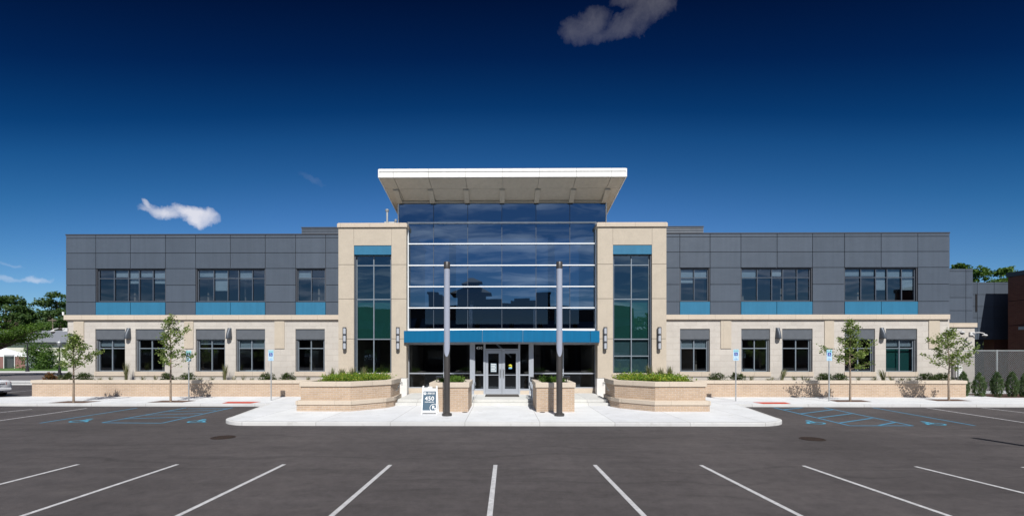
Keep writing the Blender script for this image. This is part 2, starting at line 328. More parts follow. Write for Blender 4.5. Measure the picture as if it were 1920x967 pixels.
M['grass'] = pm('lawn', (0.085, 0.16, 0.035), 0.9, 0, 0.3, 0.6, 0.02, 20)
M['terrain'] = pm('terrain', (0.07, 0.11, 0.04), 0.95, 0, 0.3, 0.05)
M['leaf_young'] = leafmat('leaf_young', (0.10, 0.15, 0.045), (0.18, 0.24, 0.08), (0.30, 0.35, 0.14), 0.42)
M['leaf_dark'] = leafmat('leaf_dark', (0.04, 0.08, 0.03), (0.075, 0.13, 0.045), (0.11, 0.17, 0.06), 0.35)
M['leaf_mid'] = leafmat('leaf_mid', (0.045, 0.09, 0.022), (0.08, 0.15, 0.032), (0.12, 0.20, 0.045), 0.35)
M['leaf_bright'] = leafmat('leaf_bright', (0.05, 0.10, 0.015), (0.09, 0.17, 0.025), (0.14, 0.22, 0.04), 0.4)
M['cover'] = leafmat('ground_cover', (0.09, 0.19, 0.025), (0.20, 0.31, 0.04), (0.42, 0.38, 0.06), 0.4)
M['juniper'] = leafmat('juniper', (0.022, 0.05, 0.014), (0.05, 0.08, 0.02), (0.09, 0.10, 0.03), 0.2)
M['rusty_leaf'] = leafmat('rusty_leaf', (0.12, 0.035, 0.02), (0.13, 0.07, 0.025), (0.10, 0.10, 0.03), 0.2)
M['arbor'] = leafmat('arborvitae', (0.05, 0.10, 0.05), (0.10, 0.155, 0.07), (0.16, 0.20, 0.10), 0.35)
M['grass_blade'] = leafmat('grass_blade', (0.10, 0.13, 0.06), (0.18, 0.19, 0.10), (0.34, 0.28, 0.17), 0.3)

# ------------------------------------------------------------------ mesh builder
ORG = {}
def tag(o, label=None, cat=None, group=None, kind=None):
    if label: o['label'] = label
    if cat: o['category'] = cat
    if group: o['group'] = group
    if kind: o['kind'] = kind
    return o
def empty(name, loc, label=None, cat=None, group=None):
    o = bpy.data.objects.new(name, None); C.objects.link(o); o.location = loc; o.empty_display_size = 0.3
    ORG[o.name] = Vector(loc); return tag(o, label, cat, group)
class MB:
    def __init__(s): s.v = []; s.f = []
    def add(s, vs, fs):
        b = len(s.v); s.v += [tuple(v) for v in vs]; s.f += [tuple(i + b for i in f) for f in fs]; return s
    def box(s, x0, x1, y0, y1, z0, z1):
        x0, x1 = min(x0, x1), max(x0, x1); y0, y1 = min(y0, y1), max(y0, y1); z0, z1 = min(z0, z1), max(z0, z1)
        return s.add([(x0,y0,z0),(x1,y0,z0),(x1,y1,z0),(x0,y1,z0),(x0,y0,z1),(x1,y0,z1),(x1,y1,z1),(x0,y1,z1)],
                     [(0,3,2,1),(4,5,6,7),(0,1,5,4),(1,2,6,5),(2,3,7,6),(3,0,4,7)])
    def bbox(s, x0, x1, y0, y1, z0, z1, b=0.02):
        """box with chamfered vertical+top front edges (octagonal plan)"""
        return s.prism([(x0+b,y0),(x1-b,y0),(x1,y0+b),(x1,y1-b),(x1-b,y1),(x0+b,y1),(x0,y1-b),(x0,y0+b)], z0, z1)
    def prism(s, poly, z0, z1):
        n = len(poly)
        if sum(poly[i][0]*poly[(i+1)%n][1]-poly[(i+1)%n][0]*poly[i][1] for i in range(n)) < 0: poly = poly[::-1]
        vs = [(x,y,z0) for x,y in poly] + [(x,y,z1) for x,y in poly]
        return s.add(vs, [tuple(range(n))[::-1], tuple(range(n, 2*n))] + [(i,(i+1)%n,(i+1)%n+n,i+n) for i in range(n)])
    def sheet(s, poly, z):
        n = len(poly)
        if sum(poly[i][0]*poly[(i+1)%n][1]-poly[(i+1)%n][0]*poly[i][1] for i in range(n)) < 0: poly = poly[::-1]
        return s.add([(x,y,z) for x,y in poly], [tuple(range(n))])
    def tube(s, pts, rs, n=12, cap=True):
        pts = [Vector(p) for p in pts]
        if not hasattr(rs, '__len__'): rs = [rs] * len(pts)
        b = len(s.v)
        for i, p in enumerate(pts):
            d = (pts[min(i+1, len(pts)-1)] - pts[max(i-1, 0)])
            d = d.normalized() if d.length > 1e-9 else Vector((0,0,1))
            a = Vector((1,0,0)) if abs(d.x) < 0.9 else Vector((0,1,0))
            u = d.cross(a).normalized(); w = d.cross(u)
            for k in range(n):
                t = 2*math.pi*k/n; q = p + (u*math.cos(t) + w*math.sin(t)) * rs[i]; s.v.append(tuple(q))
        for i in range(len(pts)-1):
            for k in range(n):
                k2 = (k+1) % n
                s.f.append((b+i*n+k, b+(i+1)*n+k, b+(i+1)*n+k2, b+i*n+k2))
        if cap:
            s.f.append(tuple(b+k for k in range(n))); s.f.append(tuple(b+(len(pts)-1)*n+k for k in range(n))[::-1])
        return s
    def build(s, name, mat, parent=None, origin=None, smooth=False, bevel=0.0):
        me = bpy.data.meshes.new(name)
        V = np.array(s.v, dtype=float) if s.v else np.zeros((0,3))
        if parent is not None: org = ORG[parent.name]
        elif origin is not None: org = Vector(origin)
        else:
            lo, hi = V.min(0), V.max(0); org = Vector(((lo[0]+hi[0])/2, (lo[1]+hi[1])/2, lo[2]))
        me.from_pydata((V - np.array(org)).tolist(), [], s.f)
        me.materials.append(mat)
        uvl = me.uv_layers.new(name='UVMap')
        co = np.array([v.co[:] for v in me.vertices]) + np.array(org) if len(me.vertices) else V
        if len(me.polygons) < 40000:
            data = np.zeros(len(me.loops)*2)
            for p in me.polygons:
                n = p.normal
                if abs(n.z) > 0.7: tx, ty = Vector((1,0,0)), Vector((0,1,0))
                else: tx = Vector((-n.y, n.x, 0)).normalized(); ty = Vector((0,0,1))
                for li in p.loop_indices:
                    c = co[me.loops[li].vertex_index]
                    data[2*li] = c[0]*tx.x + c[1]*tx.y; data[2*li+1] = c[0]*ty.x + c[1]*ty.y + c[2]*ty.z
            uvl.data.foreach_set('uv', data)
        if smooth:
            for p in me.polygons: p.use_smooth = True
        o = bpy.data.objects.new(name, me); C.objects.link(o)
        if parent is not None: o.parent = parent
        else: o.location = org
        ORG[o.name] = org
        if smooth:
            try:
                md = o.modifiers.new('ws', 'EDGE_SPLIT'); md.split_angle = R(40)
            except Exception: pass
        if bevel:
            md = o.modifiers.new('bevel', 'BEVEL'); md.width = bevel; md.segments = 2; md.limit_method = 'ANGLE'; md.angle_limit = R(40)
        return o
def children(o): return [c for c in list(bpy.data.objects) if c.parent == o]
def copy_tree(o, loc=None, label=None, group=None, rz=None, scale=None):
    kids = {}
    for x in bpy.data.objects:
        if x.parent: kids.setdefault(x.parent.name, []).append(x)
    def cp(x, par):
        c = x.copy(); C.objects.link(c)
        if par is not None: c.parent = par
        ORG[c.name] = ORG.get(x.name, Vector((0,0,0)))
        for k in kids.get(x.name, []): cp(k, c)
        return c
    r = cp(o, None)
    if loc is not None: r.location = loc; ORG[r.name] = Vector(loc)
    if rz is not None: r.rotation_euler.z = rz
    if scale is not None: r.scale = scale
    if label: r['label'] = label
    if group: r['group'] = group
    return r
def text_obj(body, size, mat, parent, loc, name='lettering', align='CENTER', depth=0.002, rot=(R(90),0,0), bold=0.0, space=1.0):
    cu = bpy.data.curves.new('t', 'FONT'); cu.body = body; cu.size = size; cu.align_x = align; cu.align_y = 'CENTER'
    cu.extrude = depth; cu.offset = bold; cu.space_character = space; cu.resolution_u = 3
    t = bpy.data.objects.new('t', cu); C.objects.link(t)
    dg = bpy.context.evaluated_depsgraph_get(); me = bpy.data.meshes.new_from_object(t.evaluated_get(dg))
    bpy.data.objects.remove(t); 
    mat4 = Matrix.Translation(Vector(loc)) @ Matrix.Rotation(rot[2], 4, 'Z') @ Matrix.Rotation(rot[0], 4, 'X')
    me.transform(mat4)
    mb = MB(); mb.add([v.co[:] for v in me.vertices], [tuple(p.vertices) for p in me.polygons])
    return mb.build(name, mat, parent)
def struct(mb, name, mat, **kw): return tag(mb.build(name, mat, **kw), kind='structure')

# ================================================================== SETTING
struct(MB().sheet([(-2500,-2500),(2500,-2500),(2500,2500),(-2500,2500)], -0.06), 'ground', M['terrain'])
struct(MB().sheet([(-160,-130),(140,-130),(140,62),(-160,62)], 0.0), 'parking_lot', M['asphalt'])
# kerb line helper
YK = 26.7                                            # kerb of the head-in stalls
def arc(cx, cy, r, a0, a1, n=10): return [(cx + r*math.cos(R(a0+(a1-a0)*i/n)), cy + r*math.sin(R(a0+(a1-a0)*i/n))) for i in range(n+1)]
def entry_outline(o=0.0):
    r = 1.55 - o
    pts = [(-13.1+o, YK+o), (-12.95+o, 26.2)] if o == 0 else [(-13.0+o, YK+o), (-12.85+o, 26.2)]
    pts += arc(-10.4, 21.3, 1.55-o+0.05, 180, 270, 12)
    pts += arc(10.4, 21.3, 1.55-o+0.05, 270, 360, 12)
    pts += [(12.85-o, 26.2), (13.0-o, YK+o)]
    return pts
walk = [(-46, YK), ] + entry_outline(0) + [(46, YK), (46, 30.7), (31.2, 30.7), (31.2, 33.4), (-30.6, 33.4), (-30.6, 31.0), (-34, 29.4), (-46, 28.2)]
inner = [(-46, YK+0.15)] + entry_outline(0.15) + [(46, YK+0.15), (46, 30.7), (31.2, 30.7), (31.2, 33.4), (-30.6, 33.4), (-30.6, 31.0), (-34, 29.4), (-46, 28.2)]
struct(MB().prism(walk, -0.05, 0.146), 'kerb', M['kerb'], bevel=0.02)
struct(MB().sheet(inner, 0.150), 'sidewalk', M['concrete_walk'])
# broom-finished entry apron slab (4 mm up) 
apron = entry_outline(0.2); apron = [(x, min(y, 26.0)) for x, y in apron][1:-1]
struct(MB().sheet(apron, 0.154), 'entry_paving', M['concrete'])
# landing with two steps
st = MB(); st.box(-5.72, 5.72, 25.8, 30.3, 0.10, 0.30); st.box(-5.72, 5.72, 26.16, 30.3, 0.305, 0.45)
struct(st, 'entrance_steps', M['step'], bevel=0.012)
# detectable warning patches
for a, b in ((G(388,760,.154)[0], G(448,760,.154)[0]), (G(1445,760,.154)[0], G(1503,760,.154)[0])):
    struct(MB().sheet([(a+.1,26.88),(b,26.88),(b+.15,27.75),(a-.05,27.75)], 0.157), 'red_warning_strip', M['red_patch'])
# tree pits
def pit(px, py, i):
    x, y = G(px, py, .15)
    struct(MB().sheet([(x-1.05,y-.45),(x+0.95,y-.42),(x+1.1,y+.62),(x-.9,y+.62)], 0.158), 'tree_pit', M['mulch'])
TREES = [(138,753.5), (320,752.5), (1594,751.5), (1779,750)]
for i, (a, b) in enumerate(TREES): pit(a, b, i)
# mulch bed right, yard beyond
struct(MB().sheet([(31.2,30.7),(46,30.7),(46,33.6),(31.2,33.6)], 0.12), 'mulch_bed', M['mulch'])
struct(MB().sheet([(31.3,35.2),(48,35.2),(48,37.6),(31.3,37.6)], 0.02), 'yard_slab', M['concrete_walk'])
# planting soil behind the low walls
struct(MB().box(-29.4,-10.2,31.302,33.0,0.16,1.02), 'planting_soil', M['soil'])
struct(MB().box(10.2,29.2,31.302,33.0,0.16,1.02), 'planting_soil', M['soil'])
# left: street, kerbs, lawn
struct(MB().box(-140,-31,47.5,48.6,-0.05,0.14), 'kerb', M['kerb'])
struct(MB().box(-140,-31,44.0,44.7,-0.05,0.12), 'kerb', M['kerb'])
struct(MB().sheet([(-300,49),(-20,49),(-20,72),(-300,72)], 0.006), 'road', M['road'])
struct(MB().box(-300,-20,70.5,73.5,-0.05,0.13), 'kerb', M['kerb'])
struct(MB().sheet([(-300,73.5),(200,73.5),(200,300),(-300,300)], 0.10), 'lawn', M['grass'])
# ------------------------------------------------------------ painted markings
def line_between(p, q, w):
    p, q = Vector((*p, 0)), Vector((*q, 0)); d = (q-p).normalized(); n = Vector((-d.y, d.x, 0)) * w/2
    return [tuple((p+n)[:2]), tuple((q+n)[:2]), tuple((q-n)[:2]), tuple((p-n)[:2])]
def ext(p, q, L):
    d = Vector((q[0]-p[0], q[1]-p[1])).normalized(); return (p[0]+d.x*L, p[1]+d.y*L)
mk = MB()
for (a, b) in [((147,870),(-46,919)), ((333,870),(40,967)), ((533,870),(332,967)), ((732,871),(621,967)), ((929,871),(918,967)), ((1115,871),(1208,967)), ((1314,871.5),(1502,967)), ((1506,872.5),(1781,967)), ((1716,874),(1990,941)), ((1916,875),(2100,912)), ((-42,869),(-300,910))]:
    p, q = G(*a), G(*b); mk.sheet(line_between(p, ext(p, q, 5.8), 0.105), 0.005)
for (a, b) in [((163,765),(0,788)), ((60,766.8),(-150,788)), ((1737,764),(1920,791.7)), ((1840,764),(2030,786)), ((-50,767),(-250,786))]:
    p, q = G(*a), G(*b); mk.sheet(line_between(p, ext(p, q, 6.0), 0.11), 0.005)
for X in (-37, -40, -43, -46):
    mk.sheet(line_between((X,33),(X,38.5),0.12), 0.005)
struct(mk, 'parking_lines', M['stripe_white'])
bl = MB()
def bline(a, b, w=0.11, z=0.005): bl.sheet(line_between(G(*a), G(*b), w), z)
for a, b in [((436,763.6),(304,792.7)), ((350,763.9),(191.7,791.7)), ((191.7,791.9),(304,792.9)), ((257,764.5),(75,792.7)),
             ((1451,763.6),(1593,797.5)), ((1545,763.6),(1711,797.5)), ((1591,797.6),(1712,797.6)), ((1636,763.6),(1828,797.5))]: bline(a, b)
for a, b in [((316,771.3),(405,768.6)), ((273,778),(380,774.5)), ((233,784.8),(350,781.5)), ((352,765.8),(425,765.5)), ((1470,767.6),(1505,763.9)), ((1498,775.7),(1562,767.6)), ((1533,783.2),(1597,775)), ((1571,793),(1636,783.5)), ((1648,797),(1678,791.5))]: bline(a, b, 0.12, 0.0085)
struct(bl, 'accessible_bay_lines', M['stripe_blue'])
def isa(cx, cy, sx, mat, fl=1):
    """painted wheelchair symbol: head, back, seat, leg and wheel arc; the driver reads it from the lane"""
    m = MB(); z = 0.006
    def T(x, y): return (cx + x*sx*fl, cy + y*sx)
    def seg(a, b, w=0.11): m.sheet(line_between(T(*a), T(*b), w), z + 0.0005*len(m.f))
    m.sheet([T(-.12+.1*math.cos(t*math.pi/5), .58+.1*math.sin(t*math.pi/5)) for t in range(10)], z)
    seg((-.12,.45),(-.08,.0)); seg((-.1,.22),(.2,.22)); seg((-.08,0),(.26,0)); seg((.26,0),(.40,-.36)); seg((.40,-.36),(.54,-.33))
    pr = None
    for k in range(13):
        t = R(125 + k*18); q = (.02+.36*math.cos(t), -.16+.36*math.sin(t))
        if pr: seg(pr, q, 0.09)
        pr = q
    return struct(m, 'wheelchair_marking', mat)
for px, py, f in ((155,788.3,1),(373,789,1),(1525,791.5,-1),(1747,793.5,-1)):
    x, y = G(px, py); isa(x, y, 0.95, M['stripe_blue_worn'], f)

# ================================================================== OFFICE BUILDING
YW = 33.0      # metal cladding / stone face of the wings
YT = 29.6      # tower faces
YG = 30.2      # curtain wall
B = empty('office_building', (0, 31, 0.15), 'two-storey office with grey metal upper floor, cream stone base and flared white canopy', 'building')
def wall_cells(mb, x0, x1, z0, z1, y0, y1, holes):
    xs = sorted(set([x0, x1] + [max(x0, min(x1, v)) for h in holes for v in h[:2]]))
    zs = sorted(set([z0, z1] + [max(z0, min(z1, v)) for h in holes for v in h[2:]]))
    for j in range(len(zs)-1):
        run = None
        for i in range(len(xs)-1):
            cx, cz = (xs[i]+xs[i+1])/2, (zs[j]+zs[j+1])/2
            hole = any(h[0] < cx < h[1] and h[2] < cz < h[3] for h in holes)
            if not hole:
                if run is None: run = xs[i]
            if (hole or i == len(xs)-2) and run is not None:
                mb.box(run, xs[i] if hole else xs[i+1], y0, y1, zs[j], zs[j+1]); run = None
ZZ = lambda py, Y=YW: CAMZ + (HY - py) / F * Y       # height of a row on a plane (photo centre)
zp = dict(top=ZZ(438.6), j0=ZZ(444.8), j1=ZZ(473), j2=ZZ(502.3), j3=ZZ(533.6), j4=ZZ(565.5), bot=ZZ(590.1))
def panes(parent, rects, y, mat, name='pane'):
    m = MB()
    for (x0, x1, z0, z1) in rects: m.add([(x0,y,z0),(x1,y,z0),(x1,y,z1),(x0,y,z1)], [(0,1,2,3)])
    return m.build(name, mat, parent)
def window(x0, x1, z0, z1, y, mx, tz, fmat, gmat, bar=0.05, edge=0.06, blind=None, blindmat=None, dep=0.09, name='window'):
    m = MB(); E = edge
    m.box(x0, x1, y, y+dep, z0, z0+E); m.box(x0, x1, y, y+dep, z1-E, z1)
    m.box(x0, x0+E, y+.001, y+dep-.001, z0+E, z1-E); m.box(x1-E, x1, y+.001, y+dep-.001, z0+E, z1-E)
    for x in mx: m.box(x-bar/2, x+bar/2, y-.012, y+dep-.02, z0+E, z1-E)
    for z in tz: m.box(x0+E, x1-E, y-.006, y+dep-.03, z-bar/2, z+bar/2)
    o = m.build(name, fmat, B)
    xs__ = [x0+E*.5] + sorted(mx) + [x1-E*.5]; zs__ = [z0+E*.5] + sorted(tz) + [z1-E*.5]
    panes(o, [(xs__[i], xs__[i+1], zs__[j], zs__[j+1]) for i in range(len(xs__)-1) for j in range(len(zs__)-1)], y+dep*0.6, gmat)
    if blind:
        for (a, b, c) in blind:
            bm = MB()
            # slatted venetian blind hung behind the pane
            k = z1-E; 
            while k > c: bm.box(a, b, y+.12, y+.145, max(k-.045, c), k); k -= .055
            bm.build('blind', blindmat or M['blind'], o)
    return o

def wing(side, ex, inner_px, vx, uw, lw, keypx, sillspx):
    """vx: vertical cladding joints; uw upper windows; lw lower windows (photo columns)"""
    cladding = MB(); backing = MB(); stone = MB()
    Xs = [FX(p, YW) for p in vx]
    zs = [zp['bot'], zp['j4'], zp['j3'], zp['j2'], zp['j1'], zp['j0'], zp['top']]
    uwin = [(FX(a, YW), FX(b, YW)) for a, b, _ in uw]
    g = 0.017
    x0, x1 = Xs[0], Xs[-1]
    for j in range(6):
        for i in range(len(Xs)-1):
            cx = (Xs[i]+Xs[i+1])/2
            inw = any(a-.05 < cx < b+.05 for a, b in uwin)
            if inw and j in (0, 1, 2): continue
            cladding.box(Xs[i]+g, Xs[i+1]-g, YW, YW+.05, zs[j]+g, zs[j+1]-g)
        # merged panel rows in photo share joints
    wall_cells(backing, x0+.01, x1-.01, zp['bot'], zp['top']-.02, YW+.055, YW+.40, [(a, b, zp['j4'], zp['j2']) for a, b in uwin])
    for (a, b, k) in uw:
        A, Bx = FX(a, YW), FX(b, YW)
        n = 2 if (b-a) > 90 else 1
        for q in range(n): MB().box(A+(Bx-A)*q/n+g, A+(Bx-A)*(q+1)/n-g, YW-.012, YW+.05, zp['bot']+g, zp['j4']-g).build('blue_spandrel', M['blue_panel'], B)
    # upper windows
    zt, zb = zp['j2'], zp['j4']; tr = ZZ(520.5)
    for (a, b, k) in uw:
        A, Bx = FX(a, YW), FX(b, YW)
        W = Bx - A
        fr = [0.235, 0.445, 0.605, 0.81] if k == 5 else [0.5]
        ins = 0.07
        A2, B2 = A+ins, Bx-ins; mx = [A2+(B2-A2)*f for f in fr]
        xsb = [A2]+mx+[B2]
        bl = []
        rnd = random.Random(int(a))
        for q in range(len(xsb)-1):
            if rnd.random() < 0.62: bl.append((xsb[q]+.05, xsb[q+1]-.05, zt - rnd.choice([0.55, 0.75, 1.0, 1.5])))
        w = window(A2, B2, zb+.03, zt-.05, YW+.15, mx, [tr], M['mullion_dark'], M['glass'], 0.055, 0.06, bl)
        # dark reveal lining of the opening
        rv = MB(); rv.box(A, A+ins-.002, YW+.058, YW+.40, zb, zt); rv.box(Bx-ins+.002, Bx, YW+.058, YW+.40, zb, zt); rv.box(A+ins, Bx-ins, YW+.058, YW+.4, zt-.048, zt-.001); rv.box(A+ins, Bx-ins, YW+.02, YW+.4, zb+.001, zb+.028)
        rv.build('window_reveal', M['metal_dark'], w)
    # stone ground storey
    zt, zh, zb, zs_ = ZZ(616.3), ZZ(635.6), ZZ(696.5), ZZ(706.0)
    holes = [(FX(a, YW), FX(b, YW), zb, zt) for a, b in lw]
    sx0, sx1 = (FX(ex, YW), FX(inner_px, YW)) if side < 0 else (FX(inner_px, YW), FX(ex, YW))
    wall_cells(stone, sx0, sx1, 0.15, zp['bot']-.35, YW, YW+.42, holes)
    for i, (a, b) in enumerate(lw):
        A, Bx = FX(a, YW), FX(b, YW)
        # grey metal header panel and jambs
        headers = MB(); headers.box(A+.01, Bx-.01, YW+.06, YW+.12, zh, zt-.01); headers.box(A+.005, A+.10, YW+.13, YW+.41, zb+.01, zh); headers.box(Bx-.10, Bx-.005, YW+.13, YW+.41, zb+.01, zh); headers.box(A+.105,Bx-.105,YW+.13,YW+.41,zh+.005,zt-.02)
        A2, B2 = A+.11, Bx-.11
        rnd = random.Random(int(a)*3+1)
        green = False
        mid = (A2+B2)/2
        bl = [(A2+.05, B2-.05, zh-rnd.choice([.35,.5,.6]))] if rnd.random() < .5 else None
        w = window(A2, B2, zb+.02, zh-.01, YW+.20, [mid], [zh-.62], M['mullion'], M['glass'], 0.06, 0.045, bl)
        headers.build('window_header', M['grey_frame'], w)
        if green or (side > 0 and i == 4):
            g2 = MB(); g2.box(A2, B2, YW+.45, YW+.47, zb, zh); g2.build('shade', M['green_blind'], w)
    for a, b in sillspx:
        sills = MB(); sills.box(FX(a, YW)-.04, FX(b, YW)+.04, YW-.06, YW+.25, ZZ(705), zb-.002); sills.build('window_sill', M['cap'], B, bevel=0.01)
    for a, b in keypx:
        keys = MB(); keys.box(FX(a, YW), FX(b, YW), YW-.05, YW-.003, ZZ(653), zp['bot']-.36); keys.build('stone_pilaster', M['precast'], B)
    cladding.build('metal_cladding', M['metal_panel'], B); backing.build('cladding_backing', M['backing'], B); stone.build('stone_wall', M['stone'], B)
wing(-1, 127, 641, [123.3,179.5,244.5,310.3,366.8,431.8,497.4,554.3,610.6,641],
     [(179.5,310.3,5),(366.8,497.4,5),(554.3,610.6,2)],
     [(178.7,234.5),(254,309),(366.9,422),(442,497),(554,609)],
     [(139,158),(346,363),(515.3,533.6)], [(178.7,234.5),(254,309),(366.9,422),(442,497),(554,609)])
wing(1, 1780, 1244, [1244,1274.7,1331.4,1389.3,1457.1,1523.5,1583.6,1652.2,1721.0,1781],
     [(1274.7,1331.4,2),(1389.3,1523.5,5),(1583.6,1721.0,5)],
     [(1275,1331),(1390,1444),(1466.6,1523.6),(1583.6,1640.7),(1661,1719.7)],
     [(1351,1370.7),(1545.5,1563),(1740.8,1761)], [(1275,1331),(1390,1444),(1466.6,1523.6),(1583.6,1640.7),(1661,1719.7)])
# cornice band (two steps)
zc0, zc1 = zp['bot']-.35, zp['bot']
XL, XR = FX(116.5, 32.75), FX(1784.5, 32.75)
XtL, XtR = FX(641, YW), FX(1244, YW)
for a, b in ((XL, XtL), (XtR, XR)):
    cornice = MB(); cornice.box(a, b, YW-.15, YW+.5, zc0+.02, zc1-.002)
    cornice.box(a+.1, b-.1, YW-.06, YW+.4, zc0-.05, zc0+.018)
    cornice.build('stone_cornice', M['cap'], B, bevel=0.015)
# coping on metal parapet
for a, b in ((FX(123.3, YW), XtL), (XtR, FX(1781, YW))): MB().box(a-.02, b, YW-.03, YW+.45, zp['top']-.015, zp['top']+.05).build('parapet_coping', M['metal_dark'], B)
# body of the wings: ends, back, roofs, floors
def solid(name, mat, *b): return MB().box(*b).build(name, mat, B)
for a, b in ((FX(123.3, YW), XtL), (XtR, FX(1781, YW))):
    solid('rear_wall', M['metal_panel'], a+.02, b-.02, 47.6, 48, 0.15, zp['top']-.1)
    solid('roof_deck', M['metal_dark'], a+.02, b-.02, YW+.41, 47.6, zp['top']-.75, zp['top']-.45)
for xx in (FX(123.3, YW)+.02, FX(1781, YW)-.42): solid('side_wall', M['metal_panel'], xx, xx+.4, YW+.41, 47.6, zp['bot']-.1, zp['top']-.1)
for xx in (FX(127, YW), FX(1780, YW)-.4): solid('side_wall', M['stone'], xx, xx+.4, YW+.425, 47.5, 0.15, zp['bot']-.12)
for a, b in ((FX(127, YW)+.5, XtL), (XtR, FX(1780, YW)-.5)):
    solid('corridor_wall', M['interior_wall'], a, b, 39.5, 39.7, 0.16, zp['top']-.8)
    solid('upper_floor', M['interior_wall'], a, b, YW+.75, 39.45, 4.60, 4.95)
    solid('floor_slab', M['interior_wall'], a, b, YW+.6, 39.45, 0.16, 0.30)
    solid('ceiling', M['ceiling'], a, b, YW+.6, 39.4, 4.45, 4.54); solid('ceiling', M['ceiling'], a, b, YW+.6, 39.4, zp['j2']+.2, zp['j2']+.28)
    for k in range(1, 7):
        x = a+(b-a)*k/7; solid('interior_partition', M['interior_wall'], x-.06, x+.06, YW+1.2, 39.4, 0.31, 4.44); solid('interior_partition', M['interior_wall'], x+.54, x+.66, YW+1.2, 39.4, 4.96, zp['top']-.8)
        # desks with pale screens close to the glass
        if k in (1, 2, 4, 5): solid('interior_desk', M['blind'], x+.5, x+1.9, YW+1.3, YW+1.9, 0.31, 1.62+.1*(k%3))

# --- towers -------------------------------------------------
def tower(x0, x1, ox0, ox1, side):
    zt = ZZ(417.5, YT); zcap = ZZ(426, YT)
    X0, X1 = FX(x0, YT), FX(x1, YT); O0, O1 = FX(ox0, YT), FX(ox1, YT)
    zo, zb = ZZ(459.3, YT), ZZ(700.5, YT)
    m = MB(); zj = [0.15, 1.42, ZZ(634.8, YT), ZZ(559.8, YT), ZZ(495.5, YT), zo, zcap]
    dep = 3.9 if True else 0
    g = .012
    for j in range(1, len(zj)-1):
        a, b = zj[j], zj[j+1]
        gg = 0 if j == len(zj)-2 and False else g
        if b <= zo+.001:
            if j == 1: # below the glass
                m.box(X0, O0-.0, YT, YT+.45, a+.02, b-gg); m.box(O1, X1, YT, YT+.45, a+.02, b-gg); m.box(O0+.001, O1-.001, YT+.004, YT+.45, a+.02, zb)
            else:
                jt = b-gg if b < zo-.01 else b
                m.box(X0, O0, YT, YT+.45, a+gg, jt); m.box(O1, X1, YT, YT+.45, a+gg, jt)
        else:
            m.box(X0, O0-g, YT, YT+.45, a+0.0, b); m.box(O0+g-.012, O1-g+.012, YT+.002, YT+.45, a, b); m.box(O1+g, X1, YT, YT+.45, a, b)
    # joint shadows backing and flanks
    m.build('tower_facing', M['precast'], B)
    for q in ((X0+.03, X0+.43, YT+.46, YW+4, 0.15, zcap-.02), (X1-.43, X1-.03, YT+.46, YW+4, 0.15, zcap-.02)): solid('tower_flank', M['precast'], *q)
    s2 = MB(); s2.box(X0+.03, O0-.05, YT+.03, YT+.455, 1.4, zcap-.02); s2.build('tower_backing', M['backing'], B); s2 = MB(); s2.box(O1+.05, X1-.03, YT+.03, YT+.455, 1.4, zcap-.02); s2.build('tower_backing', M['backing'], B)
    solid('tower_roof_deck', M['precast'], X0+.44, X1-.44, YT+.46, YW+4, zcap-.8, zcap-.5)
    s3 = MB(); s3.box(X0-.05, X1+.05, YT-.07, YT+.5, 0.15, 1.36); s3.box(X0-.02, X1+.02, YT-.04, YT+.48, 1.362, 1.41)
    s3.build('tower_plinth', M['white_stone'], B, bevel=0.01)
    s4 = MB(); s4.box(X0-.06, X1+.06, YT-.09, YW+4.1, zcap, zt-.05); s4.box(X0-.02, X1+.02, YT-.05, YW+4.05, zt-.05, zt)
    s4.build('tower_coping', M['cap'], B, bevel=0.015)
    s5 = MB(); s5.box(O0-.06, O1+.04, YT-.05, YT+.1, 1.43, ZZ(699,YT)); 
    s5.build('tower_sill', M['cap'], B, bevel=0.01)
    bz0 = ZZ(476.5, YT)
    b5 = MB(); b5.box(O0+.01, O1-.01, YT+.03, YT+.10, bz0, zo-.02); b5.box(O0+.02,O1-.02,YT+.11,YT+.44,bz0+.02,zo-.03); b5.build('blue_spandrel', M['blue_panel'], B)
    w0, w1 = O0+.08, O1-.08
    tz = [ZZ(497.5, YT+.3), ZZ(561, YT+.3), ZZ(635.5, YT+.3)]
    if side > 0: tz.append(ZZ(667, YT+.3))
    w = window(w0, w1, zb, bz0, YT+.28, [(w0+w1)/2], tz, M['mullion'], M['glass_tower'], 0.06, 0.05)
    s6 = MB(); s6.box(O0+.002, O0+.075, YT+.12, YT+.45, zb+.01, bz0-.01); s6.box(O1-.075, O1-.002, YT+.12, YT+.45, zb+.01, bz0-.01); s6.build('window_reveal', M['mullion_dark'], w)
    # green spandrel shade behind the second storey band, blinds
    s7 = MB(); s7.box(w0+.05, w1-.05, YT+.42, YT+.44, ZZ(634.5,YT+.4), ZZ(562.5,YT+.4)); s7.build('shade', M['green_blind'], w)
    if side > 0:
        s8 = MB(); s8.box(w0+.05, (w0+w1)/2-.06, YT+.42, YT+.44, zb+.1, ZZ(637,YT+.4)); s8.box((w0+w1)/2+.06, w1-.05, YT+.42, YT+.44, zb+.1, ZZ(637,YT+.4)); s8.build('blind', pm('blind_teal',(0.12,0.20,0.24),0.7), w)
    solid('interior_partition', M['interior_wall'], X0+.45, X1-.45, 36, 36.2, .5, zcap-.8); solid('upper_floor', M['interior_wall'], X0+.45, X1-.45, YT+.9, 36, 4.55, 4.95)
tower(634.5, 761.8, 663.5, 734.0, -1)
tower(1120.5, 1249.5, 1149.3, 1222.5, 1)

